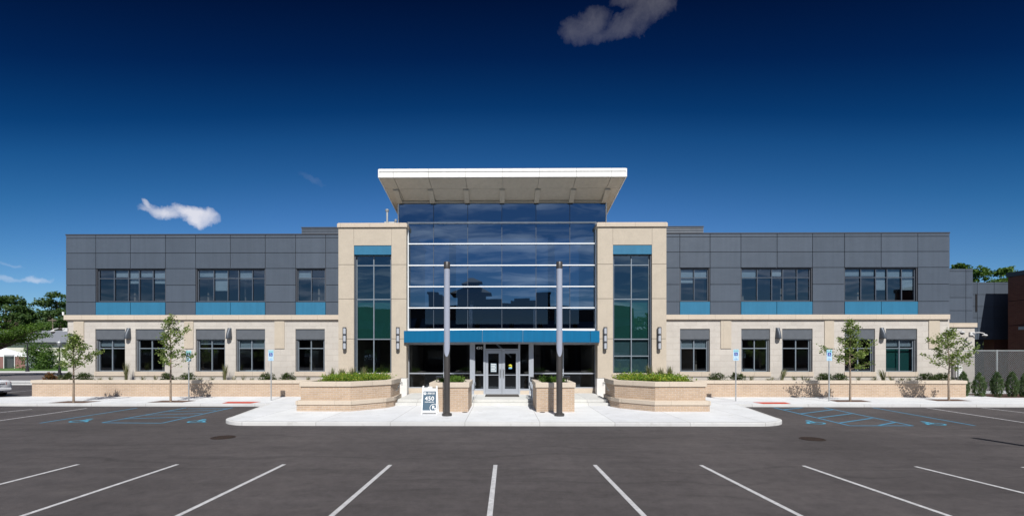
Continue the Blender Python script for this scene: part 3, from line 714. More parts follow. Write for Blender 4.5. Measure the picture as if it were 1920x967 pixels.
# --- curtain wall -------------------------------------------
GX0, GX1 = FX(765.0, YG), FX(1117.5, YG)
UX0, UX1 = FX(747.0, YG), FX(1136.5, YG)
zG = [ZZ(p, YG) for p in (616.0, 577.0, 537.3, 497.6, 457.3, 417.5, 380.0)]
cw = MB()
for i, z in enumerate(zG[1:5]): cw.box(GX0, GX1, YG-.10, YG+.02, z-.029, z+.029)
cw.box(GX0, GX1, YG-.10, YG+.06, zG[0]-.12, zG[0]+.0)
cw.box(GX0-.02, GX1+.02, YG-.09, YG+.06, zG[5]-.04, zG[5]+.03)
cw.box(GX0-.02, GX0+.05, YG-.099, YG+.05, zG[0]+.001, zG[5]-.041); cw.box(GX1-.05, GX1+.02, YG-.099, YG+.05, zG[0]+.001, zG[5]-.041)
cw.box(UX0-.03, UX0+.03, YG-.05, YG+.1, zG[5]+.04, zG[6]); cw.box(UX1-.03, UX1+.03, YG-.05, YG+.1, zG[5]+.04, zG[6])
curtain = cw.build('curtain_wall', M['white_mullion'], B)
vm = MB()
pvx = [813, 877, 941, 1005, 1068.5]
for p in pvx:
    x = FX(p, YG); vm.box(x-.014, x+.014, YG-.012, YG+.06, zG[0], zG[6]-.02)
vm.build('glazing_joint', M['mullion_dark'], curtain)
gx = [UX0+.03] + [FX(p, YG) for p in pvx] + [UX1-.03]
rects = []
for j in range(6):
    for i in range(6):
        a, b = gx[i]+.014, gx[i+1]-.014
        if j < 5: a, b = max(a, GX0+.02), min(b, GX1-.02)
        rects.append((a, b, zG[j]+.02, zG[j+1]-.02))
panes(curtain, rects, YG+.03, M['glass_curtain'])
sb = MB()
for x in ((GX0+GX1)/2-3.2, (GX0+GX1)/2+3.2): sb.box(x-.2, x+.2, YG+1.0, YG+1.4, zG[0], zG[5])
sb.box(UX0+.25, UX1-.25, YG+2.4, YG+2.55, zG[5]-.4, zG[6]-.5); sb.box(GX0+.05, GX1-.05, YG+2.5, YG+7, 4.5, 4.9)
sb.build('interior_partition', M['interior_dark'], B)
# upper box flanks
fl = MB(); fl.box(UX0, UX0+.2, YG+.11, YG+2.6, zG[5]-.5, zG[6]+.1); fl.build('penthouse_wall', M['metal_panel'], B); fl = MB(); fl.box(UX1-.2, UX1, YG+.11, YG+2.6, zG[5]-.5, zG[6]+.1); fl.build('penthouse_wall', M['metal_panel'], B)

# --- flared canopy ------------------------------------------
YC = 28.0; SL = 0.34
zs0 = FZ(942, 331.5, YC)            # soffit at the front edge
zt0 = FZ(942, 316.5, YC)            # top of the fascia
def soffz(y): return zs0 - SL*(y-YC)
cxm = (FX(711, YC)+FX(1173.5, YC))/2; hw = (FX(1173.5, YC)-FX(711, YC))/2
def hwid(y): return hw - (y-YC)*0.11
YB = 33.0
can = MB()
ths = [YC, 29.0, YB]
def slab_piece(fx0, fx1, ya, yb, g=0.012, th=0.05):
    x00, x10 = cxm+hwid(ya)*fx0, cxm+hwid(ya)*fx1; x01, x11 = cxm+hwid(yb)*fx0, cxm+hwid(yb)*fx1
    za, zb = soffz(ya), soffz(yb)
    can.add([(x00+g,ya+g,za),(x10-g,ya+g,za),(x11-g,yb-g,zb),(x01+g,yb-g,zb),(x00+g,ya+g,za+th),(x10-g,ya+g,za+th),(x11-g,yb-g,zb+th),(x01+g,yb-g,zb+th)],
            [(0,3,2,1),(4,5,6,7),(0,1,5,4),(1,2,6,5),(2,3,7,6),(3,0,4,7)])
fr = [-1, -.885, -.60, -.30, 0, .30, .60, .885, 1]
for i in range(8):
    slab_piece(fr[i], fr[i+1], YC+.10, 29.0); slab_piece(fr[i], fr[i+1], 29.0, YB)
canopy = can.build('canopy_soffit', M['soffit'], B)
fa = MB(); n = 8; T = zt0-zs0
for i in range(8):
    a, b = cxm+hw*fr[i]+.008, cxm+hw*fr[i+1]-.008
    fa.box(a, b, YC-.02, YC+.09, zs0-.02, zs0+T*.62); fa.box(a, b, YC-.05, YC+.09, zs0+T*.64, zt0)
# side fascias
for s in (-1, 1):
    x0, x1 = cxm+s*hwid(YC), cxm+s*hwid(YB); za, zb = soffz(YC), soffz(YB)
    o = s*.06
    fa.add([(x0,YC-.02,za-.02),(x1,YB,zb-.02),(x1,YB,zb+T*1.0),(x0,YC-.02,zt0-.003),(x0+o,YC-.02,za-.02),(x1+o,YB,zb-.02),(x1+o,YB,zb+T),(x0+o,YC-.02,zt0-.003)],
           [(0,1,2,3),(7,6,5,4),(0,4,5,1),(3,2,6,7),(0,3,7,4),(1,5,6,2)])
fa.build('canopy_fascia', M['canopy_white'], B)
rf = MB()
x0, x1 = hwid(YC)-.01, hwid(YB)-.01
rf.add([(cxm-x0,YC+.1,soffz(YC)+.08),(cxm+x0,YC+.1,soffz(YC)+.08),(cxm+x1,YB,soffz(YB)+.08),(cxm-x1,YB,soffz(YB)+.08),(cxm-x0,YC+.1,zt0-.05),(cxm+x0,YC+.1,zt0-.05),(cxm+x1,YB,soffz(YB)+T-.05),(cxm-x1,YB,soffz(YB)+T-.05)],
       [(0,3,2,1),(4,5,6,7),(0,1,5,4),(1,2,6,5),(2,3,7,6),(3,0,4,7)])
rf.build('canopy_roof', M['white_roof'], B)
# brackets under the inner soffit
for p in (748, 810.5, 875.5, 941.5, 1006.5, 1071.5, 1134):
    x = FX(p, YG-.3); w = .155
    xt = x + (x-cxm)*0.0
    m = MB(); ya, yb = 29.02, YG-.12; za, zb = soffz(ya)-.006, soffz(yb)-.006; dd = .25
    m.add([(x-w,ya,za),(x+w,ya,za),(x+w,yb,zb),(x-w,yb,zb),(x-w,ya,za-.10),(x+w,ya,za-.10),(x+w,yb,zb-dd*.7),(x-w,yb,zb-dd*.7)],
          [(0,1,2,3),(7,6,5,4),(0,4,5,1),(1,5,6,2),(2,6,7,3),(3,7,4,0)])
    m.build('canopy_bracket', M['soffit'], B)
hb = MB(); hb.box(UX0-.04, UX1+.04, YG-.12, YG+.3, zG[6]-.02, soffz(YG)-.0+.0); hb.build('canopy_beam', M['soffit'], B)

# --- blue entrance band -------------------------------------
zb0, zb1 = ZZ(641.2, 29.0), ZZ(619.0, 28.8)
bp = [(757.2, 29.42), (830,28.75), (904.5, 28.28), (942,28.2), (980.5, 28.28), (1050,28.72), (1107, 29.22), (1124.2, 29.42)]
pts = [(FX(p, y), y) for p, y in bp]
bb = MB()
for i in range(len(pts)-1):
    if i in (0,): segs = [(pts[0], pts[1])]
    else: segs = [(pts[i], pts[i+1])]
    for (a, b) in segs:
        g = .012 if i in (2, 4, 6) else 0.0
        g2 = .012 if i in (1, 3, 5) else 0.0
        d = Vector((b[0]-a[0], b[1]-a[1])).normalized()
        a2 = (a[0]+d.x*g, a[1]+d.y*g); b2 = (b[0]-d.x*g2, b[1]-d.y*g2)
        bb.prism([a2, b2, (b2[0], b2[1]+.07), (a2[0], a2[1]+.07)], zb0, zb1)
band = bb.build('blue_fascia', M['blue_band'], B)
sf = MB(); poly = [(x, y+.075) for x, y in pts] + [(pts[-1][0], YG+.4), (pts[0][0], YG+.4)]
# stay in front of the towers
poly = [(x, y+.075) for x, y in pts] + [(pts[-1][0], YT-.1), (GX1+.02, YT-.1), (GX1+.02, YG+.5), (GX0-.02, YG+.5), (GX0-.02, YT-.1), (pts[0][0], YT-.1)]
sf.prism(poly, zb0-.05, zb1-.03); sf.build('entrance_canopy', M['alu'], B)
ef = MB()
for a in (0, -1):
    x = pts[a][0]; ef.box(x-.001 if a == 0 else x-.06, x+.06 if a == 0 else x+.001, pts[a][1]+.072, YT-.09, zb0-.0, zb1)
ef.build('blue_fascia', M['blue_band'], B)

# --- ground floor storefront --------------------------------
ZL = 0.45; YS = 30.45; YD = 29.4
zhd = zb0-.05
def storefront(x0, x1, vx):
    m = MB(); y = YS
    zt, z0 = zhd, ZL+.30
    m.box(x0, x1, y, y+.1, z0, z0+.06); m.box(x0, x1, y, y+.1, zt-.08, zt); m.box(x0, x0+.06, y+.001, y+.099, z0+.06, zt-.08); m.box(x1-.06, x1, y+.001, y+.099, z0+.06, zt-.08)
    zr = ZZ(699.5, YS); m.box(x0+.06, x1-.06, y-.02, y+.08, zr-.035, zr+.035)
    for v in vx: m.box(v-.03, v+.03, y+.002, y+.09, z0+.06, zt-.08)
    o = m.build('storefront_window', M['alu'], B)
    panes(o, [(x0+.03, x1-.03, z0+.03, zt-.04)], y+.05, M['glass_store'])
    c = MB(); c.box(x0-.02, x1+.02, y-.06, y+.2, ZL-.1, z0-.002); c.build('storefront_kerb', M['cap'], B)
SX0, SX1 = FX(765.5, YS), FX(1117, YS)
storefront(SX0, FX(881, YS)+.1, [FX(832, YS)]); storefront(FX(1000.5, YS)-.1, SX1, [FX(1056, YS)])
# entrance bay
ba = MB()
dx = lambda p: FX(p, YD)
ba.box(dx(881), dx(889), YD-.02, YD+.3, ZL, zhd); ba.box(dx(992.3), dx(1000.4), YD-.02, YD+.3, ZL, zhd)
ba.box(dx(881), dx(883), YD+.3, YS+.1, ZL, zhd); ba.box(dx(998.4), dx(1000.4), YD+.3, YS+.1, ZL, zhd)
ba.box(dx(889), dx(890.6), YD, YD+.12, ZL, zhd); ba.box(dx(906.5), dx(910.3), YD-.01, YD+.14, ZL, zhd)
ba.box(dx(971.9), dx(975.3), YD-.01, YD+.14, ZL, zhd); ba.box(dx(991.5), dx(992.3), YD, YD+.12, ZL, zhd)
ztr0, ztr1 = ZZ(656, YD), ZZ(654, YD)
ba.box(dx(910.3), dx(971.9), YD, YD+.12, ztr0, ztr1+.02); ba.box(dx(910.3), dx(971.9), YD, YD+.12, zhd-.05, zhd)
for a, b in ((890.6, 906.5), (975.3, 991.5)):
    zr = ZZ(702.5, YD); ba.box(dx(a), dx(b), YD-.01, YD+.1, zr-.035, zr+.035); ba.box(dx(a), dx(b), YD, YD+.1, zhd-.06, zhd); ba.box(dx(a), dx(b), YD, YD+.1, ZZ(731, YD)-.02, ZZ(729, YD)+.02)
bay = ba.build('entrance_frame', M['alu'], B)
panes(bay, [(dx(890.6), dx(906.5), ZZ(730,YD), zhd-.05), (dx(975.3), dx(991.5), ZZ(730,YD), zhd-.05), (dx(910.3), dx(971.9), ztr1, zhd-.04)], YD+.05, M['glass_store'])
kb = MB(); kb.box(dx(889), dx(906.5), YD-.02, YD+.13, ZL, ZZ(731.5,YD)); kb.box(dx(975.3), dx(992.3), YD-.02, YD+.13, ZL, ZZ(731.5,YD)); kb.build('storefront_kerb', M['cap'], B)
text_obj('450', 0.24, M['white_paint'], bay, (dx(898.5), YD+.044, ZZ(652.3, YD)), name='house_number', bold=0.001, space=1.1)
def leaf(x0, x1, hinge):
    z0, z1 = ZL+.02, ztr0-.015; m = MB(); y = YD+.02
    gl = (dx(915.4), dx(935.2)) if hinge < 0 else (dx(946.7), dx(967.5))
    zg0, zg1 = ZZ(728.5, YD), ZZ(662.3, YD)
    m.box(x0, gl[0], y, y+.05, z0, z1); m.box(gl[1], x1, y, y+.05, z0, z1); m.box(gl[0], gl[1], y+.001, y+.049, z0, zg0); m.box(gl[0], gl[1], y+.001, y+.049, zg1, z1)
    zr = ZZ(702.5, YD); m.box(gl[0], gl[1], y-.004, y+.045, zr-.018, zr+.018)
    d = m.build('door', M['alu'], B)
    panes(d, [(gl[0]-.01, gl[1]+.01, zg0-.01, zg1+.01)], y+.03, M['glass_store'])
    hx = x1-.09 if hinge < 0 else x0+.09
    h = MB(); za, zb = ZZ(706, YD), ZZ(693, YD)
    h.tube([(hx, y, za), (hx, y-.07, za), (hx, y-.07, zb), (hx, y, zb)], .016, 8); h.build('handle', M['steel'], d, smooth=True)
    bm = MB(); bm.box(hx-.045, hx+.045, y-.006, y-.001, za-.05, zb+.05); bm.build('push_plate', M['steel'], d)
    if hinge < 0:
        p = MB(); p.box(dx(920), dx(931), y+.018, y+.022, ZZ(697,YD), ZZ(680.5,YD)); pp = p.build('poster', M['paper'], d)
        q = MB()
        for k in range(5):
            zz = ZZ(682.5+k*3.1, YD); q.box(dx(921), dx(930)-(.05 if k%2 else 0), y+.014, y+.0175, zz-.018, zz+.012)
        q.build('printing', M['white_paint'], d)
    else:
        cxx, czz = dx(956.8), ZZ(685.5, YD)
        q = MB(); ring = [(cxx+.10*math.cos(t*math.pi/10), czz+.10*math.sin(t*math.pi/10)) for t in range(21) if math.sin(t*math.pi/10) >= -.01]
        nn = len(ring); q.add([(a, y+.018, b) for a, b in ring] + [(cxx-.10, y+.018, czz-.09), (cxx+.10, y+.018, czz-.09)], [tuple([nn, nn+1] + list(range(nn)))])
        q.build('sticker', M['yellow'], d)
        q = MB(); q.box(cxx-.10, cxx+.10, y+.017, y+.02, czz-.18, czz-.092); q.build('sticker', pm('sticker_blue',(0.15,0.35,0.55),0.5), d)
leaf(dx(910.6), dx(940.9), -1); leaf(dx(941.4), dx(971.6), 1)
# lobby interior
lob = MB(); lob.box(GX0, GX1, 36.0, 36.2, ZL, 4.5); lob.box(GX0+.1, GX1-.1, YS+.3, 36, 0.35, ZL-.005); lob.box(-2.4, -2.0, 33, 33.4, ZL, 4.4); lob.box(2.2, 2.6, 33, 33.4, ZL, 4.4)
lob.build('lobby', M['interior_dark'], B)
rl = MB()   # stair stringer seen through the transom
rl.add([(-1.2,33,4.2),(.6,33,2.6),(.6,33,2.75),(-1.2,33,4.35)], [(0,1,2,3)]); rl.build('stair_rail', M['white_paint'], B)

# --- extension, right ---------------------------------------
YE = 34.2
ex0, ex1 = FX(1780, YE)-.3, FX(1827.5, YE)
m = MB(); m.box(ex0, ex1, YE, YE+.4, 0.15, ZZ(613.5, YE)); m.box(ex1-.4, ex1, YE+.41, 45, 0.15, ZZ(613.5, YE)); m.build('stone_wall', M['stone'], B)
m = MB(); m.box(ex0, ex1+.1, YE-.1, 45.1, ZZ(614, YE)+.01, ZZ(605.7, YE)); m.build('stone_cornice', M['cap'], B, bevel=.015)
m = MB(); zz = [ZZ(605.7,YE)+.01] + [ZZ(p, YE) for p in (582.5, 558.3, 534, 509.5, 504.5)]
xa = [ex0+.1, FX(1813.5, YE), FX(1827, YE)]
for j in range(5):
    for i in range(2): m.box(xa[i]+.015, xa[i+1]-.015, YE+.1, YE+.15, zz[j]+.015, zz[j+1]-.015)
m.build('metal_cladding', M['metal_panel'], B)
m = MB(); m.box(xa[0], xa[-1]-.01, YE+.155, YE+.4, zz[0], zz[-1]-.02); m.box(xa[-1]-.3, xa[-1]-.02, YE+.4, 44.9, zz[0], zz[-1]-.02); m.build('cladding_backing', M['metal_dark'], B)

# --- rooftop -------------------------------------------------
def screen(x0, x1, y, z0, z1, label):
    s = empty('roof_screen', ((x0+x1)/2, y, z0), label, 'roof screen', 'louvred screens on the wing roofs')
    m = MB(); k = z0
    m.box(x0+.03, x1-.03, y+.08, y+2.5, z0, z1-.05); m.build('housing', M['metal_dark'], s)
    m = MB()
    while k < z1-.08: m.add([(x0,y,k),(x1,y,k),(x1,y+.07,k+.14),(x0,y+.07,k+.14),(x0,y+.07,k),(x1,y+.07,k)], [(0,1,2,3),(0,4,5,1),(0,3,4),(1,5,2)]); k += .165
    m.box(x0-.02, x1+.02, y-.01, y+.1, z1-.06, z1); m.build('louvre', M['metal_panel'], s)
screen(FX(565, 38), FX(640, 38), 38, ZZ(452, 38), ZZ(424.6, 38), 'grey louvred roof screen left of the left stone tower')
screen(FX(1244, 38), FX(1319.5, 38), 38, ZZ(452, 38), ZZ(424.6, 38), 'grey louvred roof screen right of the right stone tower')
def pipe(px, y0, y1, Y, label, r=.07):
    x = FX(px, Y); m = MB(); zt, zb = ZZ(y1, Y), ZZ(y0, Y)
    s = empty('vent_pipe', (x, Y, zb), label, 'vent pipe')
    m.tube([(x,Y,zb),(x,Y,zt-.15)], r, 12); m.build('pipe', M['galv'], s, smooth=True)
    m = MB(); m.tube([(x,Y,zt-.22),(x,Y,zt-.16),(x,Y,zt-.05),(x,Y,zt)], [r*1.1,r*1.8,r*1.8,r*.3], 12); m.build('rain_cap', M['galv'], s, smooth=True)
pipe(726, 425, 391, 32.5, 'tall thin galvanised vent pipe on the left stone tower')
pipe(742, 425, 410, 32.5, 'short vent pipe beside the taller one on the left tower', .05)
m = MB(); m.box(FX(720,32.5), FX(742,32.5), 32.6, 32.75, ZZ(418.5,32.6), ZZ(415,32.6)); m.box(FX(720,32.5), FX(722,32.5), 32.6, 32.75, ZZ(425,32.6), ZZ(418.5,32.6)); m.box(FX(738,32.5), FX(740,32.5), 32.6, 32.75, ZZ(425,32.6), ZZ(418.5,32.6))
tag(m.build('roof_conduit', M['galv']), 'low horizontal conduit between the two vent pipes on the left tower roof', 'pipe')

# ================================================================== PLANTERS AND WALLS
def low_wall(x0, x1, label):
    w = empty('planter_wall', ((x0+x1)/2, 31.0, .15), label, 'wall', 'long low brick walls in front of the wings')
    m = MB(); m.box(x0, x1, 31.0, 31.3, 0.15, 1.0)
    ends = (x0,) if x0 < 0 else (x1,)
    for e in ends:
        a, b = (e, e+.3) if e == x0 else (e-.3, e)
        m.box(a, b, 31.301, 33.2, 0.15, 1.0)
    m.build('brick_face', M['brick'], w)
    m = MB(); m.box(x0-.05, x1+.05, 30.94, 31.36, 1.0, 1.20)
    for e in ends:
        a, b = (e-.05, e+.35) if e == x0 else (e-.35, e+.05)
        m.box(a, b, 31.362, 33.2, 1.0, 1.20)
    m.build('stone_cap', M['cap'], w, bevel=.012)
low_wall(FX(60, 31), -9.7, 'long low tan brick wall with stone cap under the left wing')
low_wall(9.7, FX(1811, 31), 'long low tan brick wall with stone cap under the right wing')
def off(poly, d):
    """offset a CCW polygon outwards by d"""
    n = len(poly); out = []
    for i in range(n):
        p0, p1, p2 = Vector(poly[i-1]), Vector(poly[i]), Vector(poly[(i+1)%n])
        e1, e2 = (p1-p0).normalized(), (p2-p1).normalized()
        n1, n2 = Vector((e1.y, -e1.x)), Vector((e2.y, -e2.x))
        b = (n1+n2).normalized(); out.append(tuple(p1 + b*(d/max(.3, b.dot(n1)))))
    return out
def ring_prism(mb, outer, inner_, z0, z1):
    n = len(outer)
    vs = [(x,y,z0) for x,y in outer]+[(x,y,z0) for x,y in inner_]+[(x,y,z1) for x,y in outer]+[(x,y,z1) for x,y in inner_]
    fs = []
    for i in range(n):
        j = (i+1)%n
        fs += [(i,j,j+2*n,i+2*n),(j+n,i+n,i+3*n,j+3*n),(i+2*n,j+2*n,j+3*n,i+3*n),(j,i,i+n,j+n)]
    mb.add(vs, fs)
def clumps(pts, n, size, spread, up=0.3, seed=1):
    """leaf-sized quads scattered round the given points"""
    rg = np.random.default_rng(seed); P = np.array(pts)[rg.integers(0, len(pts), n)]
    P = P + rg.normal(0, 1, (n,3))*np.array(spread)
    return P, rg
def leaves(P, rg, size, aspect=0.55, updir=0.2):
    n = len(P)
    a = rg.normal(0,1,(n,3)); a[:,2] = a[:,2]*0.7; a /= np.linalg.norm(a,axis=1)[:,None]
    b = rg.normal(0,1,(n,3)); b -= (b*a).sum(1)[:,None]*a; b /= np.linalg.norm(b,axis=1)[:,None]
    s = size*rg.uniform(.6,1.35,n)[:,None]
    v0 = P - a*s*.5; v1 = P + b*s*aspect*.5; v2 = P + a*s*.5; v3 = P - b*s*aspect*.5
    V = np.stack([v0,v1,v2,v3],1).reshape(-1,3)
    mb = MB(); mb.v = V.tolist(); mb.f = [(4*i,4*i+1,4*i+2,4*i+3) for i in range(n)]
    return mb
def big_planter(s, label):
    base = [(-9.95,23.3),(-7.32,23.3),(-5.97,24.7),(-5.72,25.4),(-5.72,27.2),(-7.0,29.0),(-9.95,29.0)]
    up = [(-9.85,23.55),(-7.42,23.55),(-5.80,25.05),(-5.76,25.4),(-5.76,27.15),(-7.0,28.95),(-9.85,28.95)]
    if s > 0: base = [(-x,y) for x,y in base][::-1]; up = [(-x,y) for x,y in up][::-1]
    P = empty('large_planter', (s*7.8, 26, .154), label, 'planter', 'faceted brick planters beside the entrance')
    m = MB(); m.prism(base, 0.15, 0.46); m.build('brick_plinth', M['brick'], P)
    m = MB(); m.prism(off(base, .04), 0.461, 0.66); m.build('stone_ledge', M['cap'], P, bevel=.012)
    m = MB(); m.prism(up, 0.661, 1.33); m.build('brick_wall', M['brick'], P)
    m = MB(); ring_prism(m, off(up, .06), off(up, -.32), 1.331, 1.56); m.build('stone_cap', M['cap'], P, bevel=.012)
    m = MB(); m.prism(off(up, -.325), 1.34, 1.47); m.build('soil', M['soil'], P)
    # perennials
    rg = np.random.default_rng(int(5+s)); cs = []
    from_x = sorted([-9.3*-s if s>0 else -9.3, (-6.2)*-s if s>0 else -6.2])
    for _ in range(170):
        x = rg.uniform(-9.35,-6.35); y = rg.uniform(24.0,27.6)
        if y < 23.95 + max(0, x+7.6)*1.05 + .15: continue
        cs.append((x*(-1 if s>0 else 1), y, 1.55+rg.uniform(0,.16)))
    Q, rg = clumps(cs, 9000, .08, (.16,.16,.09), seed=3+s)
    Q[:,2] = np.maximum(Q[:,2], 1.49)
    o = leaves(Q, rg, .085).build('flowering_ground_cover', M['cover'])
    tag(o, 'bright green and yellow flowering ground cover filling the %s large planter' % ('left' if s<0 else 'right'), 'ground cover', kind='stuff')
big_planter(-1, 'faceted tan brick planter with stone ledge and cap left of the entrance steps')
big_planter(1, 'faceted tan brick planter with stone ledge and cap right of the entrance steps')
def small_planter(s, label):
    x0, x1 = sorted((s*1.63, s*3.44)); y0, y1 = 23.1, 25.78
    P = empty('small_planter', ((x0+x1)/2, (y0+y1)/2, .154), label, 'planter', 'square brick planters flanking the doors')
    m = MB(); m.box(x0, x1, y0, y1, .15, 1.32); m.build('brick_wall', M['brick'], P)
    o = [(x0,y0),(x1,y0),(x1,y1),(x0,y1)]
    m = MB(); ring_prism(m, off(o,.05), off(o,-.28), 1.321, 1.55); m.build('stone_cap', M['cap'], P, bevel=.012)
    m = MB(); m.prism(off(o,-.285), 1.322, 1.45); m.build('soil', M['soil'], P)
    rg = np.random.default_rng(11+s); cs = [(rg.uniform(x0+.4,x1-.4), rg.uniform(y0+.45,y1-.6), 1.5+rg.uniform(0,.18)) for _ in range(60)]
    Q, rg = clumps(cs, 2600, .08, (.12,.12,.07), seed=20+s); Q[:,2] = np.maximum(Q[:,2], 1.46)
    o = leaves(Q, rg, .09).build('leafy_ground_cover', M['leaf_bright'])
    tag(o, 'low feathery green ground cover in the small planter %s of the door' % ('left' if s<0 else 'right'), 'ground cover', kind='stuff')
small_planter(-1, 'square tan brick planter with stone cap behind the folding sign')
small_planter(1, 'square tan brick planter with stone cap crossed by the shadow of a light column')

# ================================================================== STREET FURNITURE
def light_column(x, y, label, z=.154, base=True):
    c = empty('light_column', (x, y, z), label, 'light column', 'tall cylindrical light columns')
    r = .135; H = 6.89
    zb, zc = z+2.95+.0, z+3.45           # slanted joint between pole and diffuser
    m = MB(); n = 24
    # pole with oval cut: top profile dips at the front
    def ring(zf, rr): return [(x+rr*math.cos(2*math.pi*k/n), y+rr*math.sin(2*math.pi*k/n), zf(k)) for k in range(n)]
    cut = lambda k: z+3.13 + .49*math.sin(2*math.pi*k/n)       # low at the camera side
    V = ring(lambda k: z+.05, r) + ring(cut, r)
    m.add(V, [(k,(k+1)%n,(k+1)%n+n,k+n) for k in range(n)] + [tuple(range(n,2*n))])
    m.build('pole', M['bronze'], c, smooth=True)
    m = MB(); V = ring(lambda k: cut(k)+.004, r*.985) + ring(lambda k: z+H-.31, r*.985)
    m.add(V, [(k,(k+1)%n,(k+1)%n+n,k+n) for k in range(n)] + [tuple(range(n,2*n)), tuple(range(n))[::-1]])
    m.build('diffuser', M['diffuser'], c, smooth=True)
    m = MB(); m.tube([(x,y,z+H-.305),(x,y,z+H-.02),(x,y,z+H)], [r*1.05,r*1.05,r*.95], n); m.build('top_cap', M['bronze'], c, smooth=True)
    m = MB(); m.tube([(x,y,z),(x,y,z+.10),(x,y,z+.14)], [.225,.225,.15], n); m.build('base_flange', M['bronze'], c, smooth=True)
    m = MB(); ring2 = [(x, y, z+.45), (x,y,z+.46)]
    return c
xl = FX(838, 21.7); xr = FX(1048.8, 21.7)
light_column(xl, 21.7, 'left tall light column with bronze pole and frosted upper tube, beside the folding sign')
light_column(xr, 21.7, 'right tall light column with bronze pole and frosted upper tube, in front of the right small planter')
light_column(17.62, 10.55, 'bronze light column standing right of the frame, seen only by its shadow on the asphalt', z=.0)

def uplight(px, py, Y, label):
    x, z = FX(px, Y), FZ(px, py, Y)
    u = empty('flood_light', (x, Y, 1.45), label, 'flood light', 'black flood lights in the small planters')
    m = MB(); m.tube([(x,Y,1.45),(x,Y,z)], .02, 8); m.build('stem', M['black'], u)
    m = MB(); m.add([(x-.17,Y-.12,z),(x+.17,Y-.12,z),(x+.15,Y+.12,z-.04),(x-.15,Y+.12,z-.04),(x-.17,Y-.12,z+.07),(x+.17,Y-.12,z+.07),(x+.15,Y+.12,z+.10),(x-.15,Y+.12,z+.10)], [(0,3,2,1),(4,5,6,7),(0,1,5,4),(1,2,6,5),(2,3,7,6),(3,0,4,7)])
    m.build('lamp_head', M['black'], u)
uplight(824, 708, 23.6, 'small black flood light in the planter left of the door')
uplight(1062, 708, 23.6, 'small black flood light in the planter right of the door')

def ada_sign(px, py, top, label, var):
    x, y = G(px, py, .154); z1 = FZ(px, top, y)
    s = empty('parking_sign', (x, y, .154), label, 'sign', 'reserved parking signs at the kerb')
    m = MB(); m.box(x-.028, x+.028, y+.006, y+.022, .154, z1-.02); m.box(x-.028, x-.02, y+.022, y+.045, .154, z1-.02); m.box(x+.02, x+.028, y+.022, y+.045, .154, z1-.02); m.build('post', M['galv'], s)
    W = .155
    m = MB(); m.box(x-W, x+W, y-.003, y+.004, z1-.46, z1); m.build('sign_plate', M['sign_pale'], s)
    m = MB(); m.box(x-W*.85, x+W*.85, y-.005, y-.0035, z1-.145, z1-.025); m.build('sign_heading', M['sign_teal'], s)
    m = MB(); m.box(x-.10, x+.10, y-.005, y-.0035, z1-.38, z1-.18); m.build('blue_square', M['sign_blue'], s)
    text_obj('RESERVED\nPARKING', .05, M['white_paint'], s, (x, y-.006, z1-.07), depth=.0005)
    m = MB(); cx, cz = x, z1-.28; yy = y-.007     # wheelchair symbol
    def seg(a, b, w=.013):
        a, b = Vector((cx+a[0], 0, cz+a[1])), Vector((cx+b[0], 0, cz+b[1])); d = (b-a).normalized(); n = Vector((-d.z,0,d.x))*w/2
        m.add([(p.x, yy-.0001*len(m.f), p.z) for p in (a-n, b-n, b+n, a+n)], [(0,1,2,3)])
    m.add([(cx-.01+.013*math.cos(t*math.pi/4), yy, cz+.066+.013*math.sin(t*math.pi/4)) for t in range(8)], [tuple(range(8))])
    seg((-.01,.05),(-.006,.0)); seg((-.008,.03),(.025,.03)); seg((-.006,0),(.03,0)); seg((.03,0),(.048,-.045)); seg((.048,-.045),(.062,-.04))
    pr = None
    for k in range(11):
        t = R(120+k*20); q = (.004+.045*math.cos(t), -.02+.045*math.sin(t))
        if pr: seg(pr, q, .011)
        pr = q
    m.build('wheelchair_symbol', M['white_paint'], s)
    m = MB(); m.box(x-W, x+W, y-.003, y+.004, z1-.65, z1-.48); m.build('lower_plate', M['sign_teal'] if var else M['sign_pale'], s)
    text_obj('VAN\nACCESSIBLE', .045, M['sign_blue'] if not var else M['white_paint'], s, (x, y-.005, z1-.565), depth=.0005)
ada_sign(353.5, 750.5, 656.5, 'blue and white reserved parking sign beside the second young tree from the left', 0)
ada_sign(508, 750, 655.5, 'blue and white reserved parking sign nearest the left large planter', 0)
ada_sign(1380, 751.5, 654.5, 'blue and white reserved parking sign nearest the right large planter', 0)
ada_sign(1555, 752, 655, 'blue and white reserved parking sign beside the third young tree from the left', 0)

